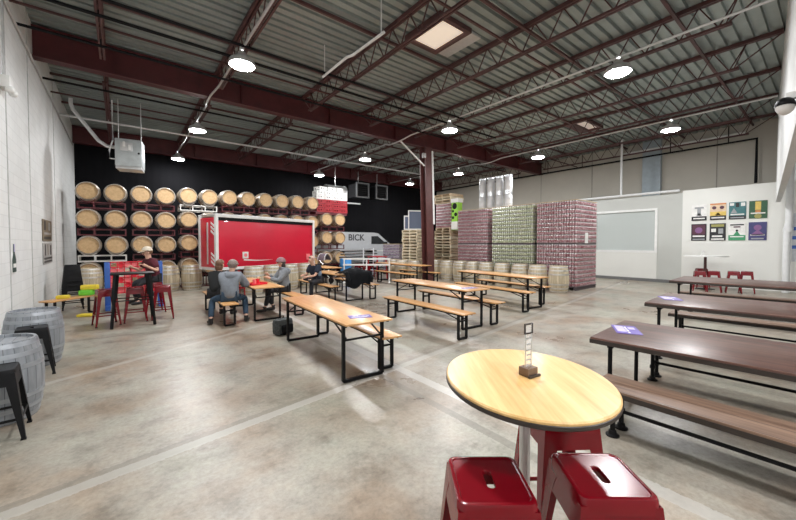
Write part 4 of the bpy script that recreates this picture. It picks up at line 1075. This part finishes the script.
for s in (-1, 1): mb = MB(); leg_frame(mb, s * .5, .3, .42); obj('leg_frame', mb, M['black'], t, smooth=0)
def toy(x, y, z, m, d, label):
    tag(obj('toy_block', MB().box((0, 0, d[2] / 2), d, bev=.03), M[m], loc=(x, y, z), rot=(0, 0, random.uniform(-.5, .5))), label, 'toy')
toy(-.66, 11.52, .458, 'green_plastic', (.26, .2, .13), 'lime green toy block on the low bench, under the yellow one')
toy(-.40, 11.62, .458, 'green_plastic', (.22, .2, .11), 'small lime green toy block at the far end of the low bench')
toy(-.60, 11.56, .589, 'yellow_plastic', (.34, .16, .12), 'yellow toy block lying across the green blocks')
toy(-1.05, 11.13, .458, 'yellow_plastic', (.24, .14, .08), 'yellow toy block at the wall end of the low bench')
toy(-.66, 11.1, 0, 'yellow_plastic', (.3, .2, .06), 'yellow toy block lying on the floor under the low bench')

t = thing('high_table', 'square red metal high table before the white van', 'table', (10.0, 14.25, 0), .2)
obj('tabletop', MB().box((0, 0, 1.10), (.75, .75, .04), bev=.012), M['red_metal_b'], t)
for sx in (-1, 1):
    for sy in (-1, 1): mb = MB(); mb.bar((sx * .3, sy * .3, 1.08), (sx * .35, sy * .35, 0), .06); obj('leg', mb, M['red_metal_b'], t, smooth=0)
for s in (-1, 1):
    obj('stretcher', MB().bar((-.32, s * .32, .72), (.32, s * .32, .72), .03), M['red_metal_b'], t, smooth=0)
    obj('stretcher', MB().bar((s * .33, -.33, .4), (s * .33, .33, .4), .03), M['red_metal_b'], t, smooth=0)
# small things on tables
t = thing('red_tray', 'red serving tray on the gathering table', 'tray', (2.5, 8.55, .7605), .3)
obj('base', MB().box((0, 0, .01), (.42, .3, .015), bev=.005), M['red_plastic'], t)
mb = MB()
for a in ((-.21, -.195, -.15, .15), (.195, .21, -.15, .15), (-.195, .195, -.15, -.135), (-.195, .195, .135, .15)): mb.bb(*a, .01, .045)
obj('rim', mb, M['red_plastic'], t, smooth=0)
for i, (x, y, m, lb) in enumerate(((2.45, 8.5, 'pink_plastic', 'pale red cup standing in the red tray, left one'), (2.56, 8.6, 'red_plastic', 'red cup standing in the red tray, right one'))):
    tag(obj('cup', MB().lathe([(0, 0), (.03, 0), (.042, .11), (.039, .11), (.028, .006), (0, .006)], 16), M[m], loc=(x, y, .7785)), lb, 'cup')
for i, (x, y, lb) in enumerate(((2.75, 9.15, 'glass of pale beer on the gathering table, near the woman in grey'), (2.45, 9.45, 'glass of pale beer on the gathering table, before the man in black'))):
    t = thing('beer_glass', lb, 'glass', (x, y, .7605)); obj('glass', MB().lathe([(0, 0), (.032, 0), (.042, .14), (.039, .14), (.03, .01), (0, .01)], 16), M['acrylic'], t); obj('beer', MB().lathe([(0, .011), (.029, .011), (.037, .11), (0, .11)], 16), pm('beer', (.55, .28, .04)), t)
t = thing('red_chair', 'red folding chair at the far end of the gathering table', 'chair', (2.6, 10.85, 0), .1)
obj('seat', MB().box((0, 0, .45), (.42, .4, .03), bev=.01), M['red_metal_b'], t); obj('backrest', MB().box((0, .2, .78), (.42, .025, .3), bev=.01), M['red_metal_b'], t)
for sx in (-1, 1):
    for sy in (-1, 1): mb = MB(); mb.bar((sx * .19, sy * .18, .94 if sy > 0 else .44), (sx * .2, sy * .2, 0), .025); obj('leg', mb, M['red_metal_b'], t, smooth=0)
# backpack under the table
t = thing('backpack', 'dark backpack on the floor at the far end of the nearest beer table', 'bag', (2.42, 6.6, 0), .4)
mb = MB(); mb.box((0, 0, .15), (.36, .22, .30), bev=.07); obj('bag_body', mb, M['bag'], t)
obj('front_pocket', MB().box((0, -.12, .11), (.26, .07, .17), bev=.03), M['cloth_black'], t)
for x in (-.08, .08): obj('strap', MB().tube([(x, .09, .28), (x, .15, .24), (x, .16, .14), (x, .11, .05)], .014, 6), M['black_matte'], t)
obj('carry_loop', MB().tube([(-.04, .02, .29), (-.03, .02, .34), (.03, .02, .34), (.04, .02, .29)], .01, 6), M['black_matte'], t)

# coat hung over the end of a table
def coat():
    mb = MB(); n, k = 26, 22; vs = []; fs = []
    path = [(-.75, .79), (-.55, .90), (-.25, .97), (-.02, .93), (.07, .84), (.09, .70), (.10, .56), (.11, .44)]
    for i in range(n):
        u = i / (n - 1); f = u * (len(path) - 1); a = min(int(f), len(path) - 2); q = f - a
        py = path[a][0] * (1 - q) + path[a + 1][0] * q; pz = path[a][1] * (1 - q) + path[a + 1][1] * q
        for j in range(k):
            w_ = j / (k - 1) - .5
            x = w_ * (.80 + .05 * math.sin(u * 7)) - .05 * u
            fold = .012 * math.sin(j * .9 + i * .25)
            side = 1 - (abs(w_) * 2) ** 3
            z = .775 + (pz - .775) * (.25 + .75 * side) + fold if u < .52 else pz + (.16 * max(0, w_ + .1) + .05 * math.sin(w_ * 9)) * (u - .5) * 2
            vs.append((x, -(py + fold), max(z, .30) if u > .52 else max(.775, z)))
    for i in range(n - 1):
        for j in range(k - 1): fs.append((i * k + j, i * k + j + 1, (i + 1) * k + j + 1, (i + 1) * k + j))
    return mb.add(vs, fs)
t = thing('coat', 'black coat draped over the near end of a beer table', 'coat', (5.62, 9.0, 0), R_(-2))
b_ = obj('coat_body', coat(), M['cloth_black'], t, smooth=60); md = b_.modifiers.new('thickness', 'SOLIDIFY'); md.thickness = .02; md.offset = 1
for s in (-1, 1):
    obj('sleeve', MB().tube([(s * .30, .2, .86), (s * .40, -.02, .84), (s * .40, -.12, .68), (s * .37, -.13, .46 + .1 * (s > 0))], [.06, .065, .06, .05], 10), M['cloth_black'], t)

# stroller
t = thing('stroller', 'dark baby stroller with a grey and white hood beside the trailer', 'stroller', (7.2, 14.25, 0), .5)
obj('hood', MB().ell((0, .1, 1.0), (.27, .36, .30), 18, 12, keep=lambda v: v.z > -.1 and v.y > -.5), pm('stroller_grey', (.22, .19, .23)), t)
for a in (-.2, .15): obj('hood_rib', MB().tube([(.275 * math.cos(q), .1 + a, 1.0 + .3 * math.sin(q)) for q in [PI * i / 10 for i in range(11)]], .014, 6), M['white'], t)
obj('seat', MB().box((0, .05, .68), (.4, .6, .22), bev=.06), M['cloth_black'], t)
mb = MB()
for s in (-1, 1): mb.tube([(s * .26, .65, 1.1), (s * .26, .3, .75), (s * .26, -.45, .18)], .014, 8); mb.tube([(s * .26, -.1, .6), (s * .26, .4, .15)], .014, 8)
mb.tube([(-.26, .65, 1.1), (.26, .65, 1.1)], .018, 8); obj('frame', mb, M['conduit'], t)
for sx in (-1, 1):
    for y in (-.45, .4): obj('wheel', MB().lathe([(.0, -.02), (.12, -.02), (.14, 0), (.12, .02), (0, .02)], 20, T=Matrix.Translation((sx * .26, y, .14)) @ Matrix.Rotation(PI / 2, 4, 'Y')), M['rubber'], t)
obj('basket', MB().box((0, 0, .32), (.4, .5, .16), bev=.03), M['black_matte'], t)

# white railing, hand truck and drum before the van
t = thing('railing', 'white metal railing of two long bars before the white van', 'railing', (8.55, 13.0, 0), R_(-40))
obj('top_bar', MB().box((0, 0, 1.06), (2.1, .05, .07)), M['white'], t, smooth=0); obj('lower_bar', MB().box((0, 0, .80), (2.1, .05, .07)), M['white'], t, smooth=0)
for x in (-1.0, 0, 1.0): mb = MB(); mb.box((x, 0, .545), (.05, .04, 1.09)); mb.box((x, 0, .01), (.08, .5, .02)); obj('post', mb, M['white'], t, smooth=0)
t = thing('hand_truck', 'silver hand truck leaning before the white van', 'hand truck', (10.05, 15.15, 0), R_(-38))
mb = MB(); 
for x in (-.26, .26): mb.tube([(x, 0, .1), (x, .35, 1.5)], .03, 8)
for k in range(5): mb.tube([(-.26, .07 + .065 * k, .38 + .26 * k), (.26, .07 + .065 * k, .38 + .26 * k)], .022, 8)
obj('frame', mb, M['silver'], t); obj('toe_plate', MB().box((0, -.14, .015), (.56, .3, .02)), M['silver'], t, smooth=0)
for x in (-.3, .3): obj('wheel', MB().lathe([(0, -.03), (.11, -.03), (.12, 0), (.11, .03), (0, .03)], 18, T=Matrix.Translation((x, .08, .12)) @ Matrix.Rotation(PI / 2, 4, 'Y')), M['rubber'], t)
t = thing('drum', 'bright blue plastic drum at the rear corner of the white van', 'drum', (8.75, 15.2, 0))
obj('shell', MB().lathe([(0, 0), (.27, 0), (.29, .05), (.29, .3), (.3, .32), (.29, .34), (.29, .65), (.3, .67), (.29, .69), (.29, .95), (.26, 1.0), (0, 1.0)], 28), M['bright_blue'], t)
for x in (-.14, .14): obj('bung', MB().lathe([(0, 1.0), (.035, 1.0), (.035, 1.02), (0, 1.02)], 12, c=(x, 0, 0)), M['white'], t)
for k in range(9):
    t = thing('folded_table', 'dark folded table lying in the stack before the white van, %s from the floor' % ORD[k], 'folded table', (9.95 + .04 * ((k * 5) % 3), 16.3, .03 + .155 * k), 0, 'folded tables before the van')
    obj('tabletop', MB().bb(-1.15, 1.15, -.38, .38, .05, .125, .01), M['black_matte'], t)
    obj('edge_strip', MB().bb(-1.16, 1.16, -.392, -.38, .10, .13), M['conduit'], t, smooth=0)
    for x in (-.9, .9): obj('folded_leg', MB().bb(x - .03, x + .03, -.36, .36, -.03, .05), M['black_matte'], t, smooth=0)

# ------------------------------------------------------------------ heater, ducts
t = thing('unit_heater', 'grey box unit heater hung from the roof near the left wall', 'heater', (.3, 13.8, 4.05))
obj('case', MB().box((0, 0, .45), (.66, .6, .82), R_(-10), bev=.02), plain('heater_grey', (.52, .56, .57), .35, .4), t)
obj('louvre', MB().box((0, -.0, .0), (.64, .58, .1), R_(-10), bev=.02), M['conduit'], t)
obj('control_panel', MB().box((-.1, -.31, .62), (.3, .03, .25), R_(-10), bev=.008), M['conduit'], t)
for x, z in ((-.16, .68), (-.03, .6)): obj('valve', MB().box((x, -.345, z), (.06, .04, .16), bev=.01), M['white'], t)
obj('knob', MB().lathe([(0, 0), (.03, 0), (.03, .02), (0, .02)], 12, T=Matrix.Translation((.2, -.335, .45)) @ Matrix.Rotation(PI / 2, 4, 'X')), M['black_matte'], t)
for x in (-.28, .28): obj('hanger', MB().tube([(x, 0, .86), (x, 0, 2.1)], .012, 6), M['conduit'], t)
obj('gas_pipe', MB().tube([(-.3, -.1, .25), (-.5, -.1, .25), (-.5, -.1, .5), (-.42, -.1, .8), (-.42, -.1, 2.0)], .02, 8), M['white_pipe'], t)
obj('flue', MB().tube([(-.34, 0, .62), (-.55, 0, .62), (-.75, 0, .75), (-1.3, 0, 1.55), (-1.34, 0, 1.7), (-1.34, 0, 1.85)], .05, 10), M['conduit'], t)
t = thing('air_duct', 'round metal air duct hung before the dark far wall', 'duct', (9.3, 17.8, 4.7))
obj('duct_tube', MB().tube([(-.3, 0, 0), (.9, 0, 0)], .33, 20), M['conduit'], t)
for x in (-.3, .3, .86): obj('seam_ring', MB().lathe([(.33, -.02), (.345, -.02), (.345, .02), (.33, .02)], 20, T=Matrix.Translation((x, 0, 0)) @ Matrix.Rotation(PI / 2, 4, 'Y')), M['silver'], t)
obj('hanger', MB().tube([(.3, 0, .33), (.3, 0, 1.5)], .015, 6), M['conduit'], t)
tag(obj('pale_bar', MB().box((0, 0, 0), (1.7, .1, .08), bev=.01), M['conduit'], loc=(10.4, 17.8, 4.1)), 'long pale bar hung before the dark far wall', 'bar')  # plain pale bar, gives off no light
for k, (x, lb) in enumerate(((11.5, 'dark square air grille high before the far wall, left one'), (12.9, 'dark square air grille high before the far wall, right one'))):
    t = thing('air_grille', lb, 'air grille', (x, 17.9, 4.95))
    mb = MB()
    for a in ((-.45, .45, -.45, -.37), (-.45, .45, .37, .45), (-.45, -.37, -.37, .37), (.37, .45, -.37, .37)): mb.bb(a[0], a[1], -.05, .05, a[2], a[3])
    obj('frame', mb, pm('grille_grey', (.12, .125, .13)), t, smooth=0); obj('duct_box', MB().bb(-.4, .4, .05, 1.0, -.4, .4), M['black_matte'], t, smooth=0)
    mb = MB()
    for j in range(6): mb.box((0, 0, -.3 + .12 * j), (.74, .05, .012), rx=.6)
    obj('louvre_blades', mb, M['black_matte'], t, smooth=0)
    obj('hanger', MB().tube([(0, .5, .4), (0, .5, 1.2)], .015, 6), M['conduit'], t)

# ------------------------------------------------------------------ people
def skin_mesh(name, nodes, edges, root, levels=1):
    """nodes: {key: (pos, rx, ry)}; grown with a Skin modifier, smoothed, frozen"""
    keys = list(nodes); ix = {k: i for i, k in enumerate(keys)}
    me = bpy.data.meshes.new(name)
    me.from_pydata([tuple(nodes[k][0]) for k in keys], [(ix[a], ix[b]) for a, b in edges], [])
    o = bpy.data.objects.new(name, me); C.objects.link(o)
    md = o.modifiers.new('skin', 'SKIN'); md.use_smooth_shade = True
    for k in keys:
        sv = me.skin_vertices[0].data[ix[k]]; sv.radius = nodes[k][1:3]; sv.use_root = (k == root)
    sb = o.modifiers.new('sub', 'SUBSURF'); sb.levels = levels; sb.render_levels = levels
    bpy.context.view_layer.update()
    dg = bpy.context.evaluated_depsgraph_get()
    out = bpy.data.meshes.new_from_object(o.evaluated_get(dg), depsgraph=dg)
    bpy.data.objects.remove(o); bpy.data.meshes.remove(me)
    return out
def merge(name, meshes, mats, smooth=True):
    bm = bmesh.new()
    for me, mi in meshes:
        n0 = len(bm.faces); bm.from_mesh(me); bm.faces.ensure_lookup_table()
        for f in bm.faces[n0:]: f.material_index = mi; f.smooth = smooth
    out = bpy.data.meshes.new(name); bm.to_mesh(out); bm.free()
    for m in mats: out.materials.append(m)
    return out
def elbow(s, h, up, fo, bend):
    s, h = Vector(s), Vector(h); d = h - s; L = min(d.length, (up + fo) * .999)
    a = (up * up - fo * fo + L * L) / (2 * L); q = math.sqrt(max(0, up * up - a * a))
    n = Vector(bend); n -= n.project(d); n.normalize()
    return s + d.normalized() * a + n * q, s + d.normalized() * L
def hand_mesh(w, d, side):
    """palm and five unequal, slightly curled fingers, growing from the wrist along d"""
    d = Vector(d).normalized(); up = Vector((0, 0, 1)) if abs(d.z) < .9 else Vector((0, 1, 0))
    a = d.cross(up).normalized(); n = a.cross(d).normalized(); w = Vector(w)
    mb = MB(); mb.tube([w - d * .01, w + d * .03, w + d * .075, w + d * .092], [.026, .033, .036, .03], 10)
    for k, (off_, L) in enumerate(((-.027, .066), (-.009, .078), (.009, .072), (.026, .056))):
        p = w + d * .078 + a * off_
        mb.tube([p, p + d * L * .45 - n * .004, p + d * L * .8 - n * .018, p + d * L * .95 - n * .034], [.0095, .009, .008, .006], 6)
    p = w + d * .025 + a * side * .028
    mb.tube([p, p + d * .03 + a * side * .028 - n * .008, p + d * .062 + a * side * .034 - n * .02], [.013, .011, .008], 6)
    return mb.data('hand', M['skin'])
def person(name_label, loc, rz, seat, P, look, kids_):
    """seated figure, local +Y is where it faces"""
    t = thing('person', name_label, 'person', (loc[0], loc[1], 0), rz)
    s = seat; lean = P.get('lean', .1); tw = P.get('side', 0.0); k = P.get('scale', 1.0)
    V = Vector
    pel = V((0, 0, s + .11)); sp1 = V((tw * .25, lean * .25, s + .27)); ch = V((tw * .7, lean * .75, s + .44)); nk = V((tw, lean, s + .575))
    hx, hy = P.get('head', (0, .03)); hb = nk + V((hx * .5, hy * .5, .075)); ht = nk + V((hx, hy, .165)); hc = nk + V((hx * 1.1, hy, .225))
    N_ = {'pel': (pel, .125, .105), 'sp1': (sp1, .118, .095), 'ch': (ch, .135, .10), 'nk': (nk, .055, .055), 'hb': (hb, .06, .065), 'ht': (ht, .078, .09), 'hc': (hc, .06, .07)}
    E_ = [('pel', 'sp1'), ('sp1', 'ch'), ('ch', 'nk'), ('nk', 'hb'), ('hb', 'ht'), ('ht', 'hc')]
    J = {}
    for sd, sg in (('l', -1), ('r', 1)):
        sh = ch + V((sg * .175, 0, .085)); el, ha = elbow(sh, P['hand_' + sd], .28, .25, P.get('bend_' + sd, (sg * .6, -.3, -1)))
        hip = pel + V((sg * .09, .02, -.02)); kn = V(P['knee_' + sd]); an = V(P['ankle_' + sd]); td = V(P.get('toe_' + sd, (0, 1, 0))).normalized()
        toe = an + td * .15 + V((0, 0, -.045)); heel = an + V((0, 0, -.02)) - td * .04
        J[sd] = (sh, el, ha, hip, kn, an, toe, heel, td, sg)
        for nm, p, r in (('sh', sh, .058), ('el', el, .04), ('ha', ha, .028), ('hip', hip, .085), ('kn', kn, .055), ('an', an, .038), ('toe', toe, .03)): N_[nm + sd] = (p, r, r)
        E_ += [('ch', 'sh' + sd), ('sh' + sd, 'el' + sd), ('el' + sd, 'ha' + sd), ('pel', 'hip' + sd), ('hip' + sd, 'kn' + sd), ('kn' + sd, 'an' + sd), ('an' + sd, 'toe' + sd)]
    body = skin_mesh('body', N_, E_, 'pel', 2)
    # face: eyes at half the head height, nose, mouth, ears; turned by look
    yaw, dn = look; fw = V((math.sin(yaw), math.cos(yaw), -dn)).normalized(); rt = V((math.cos(yaw), -math.sin(yaw), 0)); upv = rt.cross(fw)
    parts = [(body, 0)]
    def el_at(c, r, mi):
        mb = MB(); mb.ell(c, r, 8, 6); parts.append((mb.data('bit', M['skin']), mi))
    el_at(ht + fw * .095 - upv * .0, (.014, .02, .024), 0); 
    for g in (-1, 1):
        el_at(ht + fw * .083 + rt * .03 * g + upv * .022, .011, 1); el_at(ht + rt * .085 * g, (.014, .022, .03), 0)
    el_at(ht + fw * .085 - upv * .045, (.024, .012, .007), 2)
    for sd in 'lr':
        sh, el, ha, *_ = J[sd]; parts.append((hand_mesh(ha, (ha - el), -J[sd][9]), 0))
    bd = merge('body', parts, [M['skin'], M['black'], M['pink_plastic']])
    obj('body', bd, None, t)
    # upper garment
    top, tm, bulk_, hood = kids_['top']
    G = {'pel': (pel + V((0, -.015, -.02 - bulk_ * 2.2)), .16 + bulk_ * 1.9, .135 + bulk_ * 1.9), 'sp1': (sp1, .145 + bulk_, .12 + bulk_), 'ch': (ch, .155 + bulk_, .12 + bulk_), 'nk': (nk + V((0, -.01, -.035)), .07 + bulk_ * .5, .07 + bulk_ * .5)}
    GE = [('pel', 'sp1'), ('sp1', 'ch'), ('ch', 'nk')]
    for sd in 'lr':
        sh, el, ha, *_ = J[sd]; cut = kids_.get('sleeve', 1.0)
        we = el + (ha - el) * cut if cut > .2 else el + (sh - el) * .25
        G['sh' + sd] = (sh, .075 + bulk_, .075 + bulk_); GE.append(('ch', 'sh' + sd))
        if cut > .2:
            G['el' + sd] = (el, .056 + bulk_ * .8, .056 + bulk_ * .8); G['wr' + sd] = (el + (ha - el) * .93, .042 + bulk_ * .5, .042 + bulk_ * .5); GE += [('sh' + sd, 'el' + sd), ('el' + sd, 'wr' + sd)]
        else: G['wr' + sd] = (we, .06 + bulk_, .06 + bulk_); GE.append(('sh' + sd, 'wr' + sd))
    gm = skin_mesh('garment', G, GE, 'pel', 2); gm.materials.clear(); gm.materials.append(tm)
    obj(top, gm, None, t)
    if hood:
        mb = MB(); mb.ell(nk + V((0, -.12, -.045)), (.15, .095, .10), 14, 10); mb.tube([nk + V((.125 * math.cos(a), -.05 + .11 * math.sin(a), .02 + .025 * math.sin(a))) for a in [2 * PI * i / 12 for i in range(13)]], .035, 8)
        obj('hood', mb, tm, t, smooth=60)
    # trousers
    G = {'pel': (pel + V((0, 0, -.03)), .148, .125)}; GE = []
    for sd in 'lr':
        sh, el, ha, hip, kn, an, *_ = J[sd]
        G['hip' + sd] = (hip, .1, .1); G['kn' + sd] = (kn, .072, .072); G['an' + sd] = (an + (kn - an) * .12, .058, .058)
        GE += [('pel', 'hip' + sd), ('hip' + sd, 'kn' + sd), ('kn' + sd, 'an' + sd)]
    gm = skin_mesh('legwear', G, GE, 'pel', 2); gm.materials.clear(); gm.materials.append(kids_['legs'])
    obj('trousers', gm, None, t)
    for sd in 'lr':
        an, toe, heel, td = J[sd][5:9]
        mb = MB(); side_ = td.cross(V((0, 0, 1))).normalized(); zb = an.z - .085
        mb.tube([heel + V((0, 0, -.02)), an + td * .02 + V((0, 0, -.03)), an + td * .1 + V((0, 0, -.045)), an + td * .185 + V((0, 0, -.052)), an + td * .205 + V((0, 0, -.055))], [.038, .05, .045, .034, .012], 10)
        mb.tube([an + V((0, 0, .05)), an + V((0, 0, -.03))], [.048, .046], 10)
        obj('shoe', mb, kids_.get('shoe', M['shoe']), t, smooth=60)
    # hair: cap of hair open at the face
    hm, long_ = kids_['hair']
    mb = MB(); c = ht + V((0, 0, .035)); mb.ell(c - fw * .012, (.098, .11, .105), 18, 14, keep=lambda v: v.dot(fw) < .45 and v.z > (-.55 if v.dot(fw) < .1 else .15))
    if long_: mb.ell(ht - fw * .05 + V((0, 0, -.06)), (.09, .07, .11), 12, 10)
    obj('hair', mb, hm, t, smooth=60)
    if 'hat' in kids_:
        hm2, brim = kids_['hat']; mb = MB(); mb.ell(c + V((0, 0, .02)), (.108, .118, .105), 18, 14, keep=lambda v: v.z > -.05)
        if not brim: mb.tube([c + V((.106 * math.cos(a), .116 * math.sin(a), .015)) for a in [2 * PI * i / 16 for i in range(17)]], .018, 6)
        h_ = obj('hat', mb, hm2, t, smooth=60)
        if brim:
            mb = MB(); q = c + fw * .13 + V((0, 0, .012)); mb.box((0, 0, 0), (.15, .12, .012), bev=.005); mb.v = [q + rt * p.x + fw * p.y + V((0, 0, p.z)) for p in mb.v]; obj('brim', mb, hm2, h_)
    for nm, mb, m in kids_.get('extra', lambda *_: [])(J, ch, sp1): obj(nm, mb, m, t, smooth=60)
    return t

# grey shell jacket, straddling the near end of the left bench, back to the camera
person('person in a grey hooded jacket and jeans sitting astride the bench end, back turned', (1.84, 8.2), -.22, .48,
       dict(lean=.2, side=.05, head=(.03, .07), knee_l=(-.34, .22, .50), ankle_l=(-.36, -.02, .09), toe_l=(-.3, 1, 0), knee_r=(.32, .28, .50), ankle_r=(.33, .02, .09), toe_r=(.3, 1, 0),
            hand_l=(.06, .5, .84), hand_r=(.34, .46, .86)), (.35, .25),
       dict(top=('jacket', M['grey_jacket'], .04, True), legs=M['jeans'], hair=(M['hair_grey'], False), hat=(M['hair_grey'], False)))
# black shirt, reddish brown hair
person('person with reddish-brown hair and a black shirt, beside the one in the grey jacket', (1.74, 8.98), -.75, .48,
       dict(lean=.12, side=0, head=(0, .05), knee_l=(-.12, .42, .52), ankle_l=(-.13, .40, .09), knee_r=(.12, .42, .52), ankle_r=(.13, .42, .09), hand_l=(-.12, .5, .82), hand_r=(.14, .52, .82)), (.25, .3),
       dict(top=('shirt', M['dark_shirt'], .015, False), legs=M['dark_trousers'], hair=(M['hair_brown'], True)))
# woman in grey hoodie on the right bench facing left
person('person in a grey hoodie and dark knit hat on the right bench, hands raised', (3.36, 9.0), 1.45, .48,
       dict(lean=.06, side=0, head=(0, .03), knee_l=(-.12, .40, .54), ankle_l=(-.10, .52, .09), knee_r=(.1, .42, .53), ankle_r=(.06, .28, .09), hand_l=(-.1, .4, .86), hand_r=(.12, .38, .92)), (.1, .1),
       dict(top=('hoodie', M['grey_hoodie'], .025, True), legs=M['dark_trousers'], hair=(M['hair_dark'], True), hat=(M['knit'], False)))
# navy shirt, crossed leg
def navy_extra(J, ch, sp1):
    mb = MB(); mb.ell(sp1 + Vector((-.10, .02, .06)), (.085, .1, .12), 12, 10); return [('pale_print', mb, M['pale_blue'])]
person('person in a navy shirt sitting with one leg crossed over the knee', (4.88, 10.2), 1.95, .48,
       dict(lean=.22, side=0, head=(0, .08), knee_l=(-.12, .42, .54), ankle_l=(-.12, .44, .09), knee_r=(.24, .36, .66), ankle_r=(-.18, .52, .64), toe_r=(-.5, .8, .2), hand_l=(-.02, .5, .72), hand_r=(.2, .44, .76)), (.25, .35),
       dict(top=('shirt', M['navy'], .02, False), sleeve=.1, legs=M['dark_trousers'], hair=(M['hair_pink'], False), extra=navy_extra))
# maroon shirt at the pub table
ps = dup(RS, (.66, 10.75, 0), .1, 'red metal stool under the person in the maroon shirt', 'red stools farther back')
person('person in a maroon shirt and pale cap seated behind the pub table', (.66, 10.75), 1.9, .765,
       dict(lean=.1, side=0, head=(0, .04), knee_l=(-.14, .38, .76), ankle_l=(-.13, .34, .34), knee_r=(.14, .38, .76), ankle_r=(.13, .34, .34), hand_l=(-.26, .25, 1.18), hand_r=(.1, .42, 1.15)), (.1, .2),
       dict(top=('shirt', M['maroon_shirt'], .02, False), sleeve=.1, legs=M['dark_trousers'], hair=(M['hair_brown'], False), hat=(M['cap'], True)))

# ------------------------------------------------------------------ camera, world, view
cd = bpy.data.cameras.new('camera'); cam = bpy.data.objects.new('camera', cd); C.objects.link(cam)
cam.location = (0, 0, 1.72); cam.rotation_euler = (R_(88.5), 0, -math.atan2(278, 350))
cd.sensor_width = 36; cd.lens = 350 * 36 / 796; cd.shift_y = -6.83 / 796; cd.clip_start = .02
sc.camera = cam
wd = bpy.data.worlds.new('world'); sc.world = wd; wd.use_nodes = True
wd.node_tree.nodes['Background'].inputs[0].default_value = (.5, .55, .6, 1); wd.node_tree.nodes['Background'].inputs[1].default_value = .05
vs_ = sc.view_settings; vs_.view_transform = 'Standard'; vs_.look = 'None'; vs_.gamma = 1.0; vs_.exposure = 0.0
try: vs_.use_curve_mapping = False
except Exception: pass
sc.cycles.max_bounces = 8; sc.cycles.diffuse_bounces = 4; sc.cycles.sample_clamp_indirect = 6
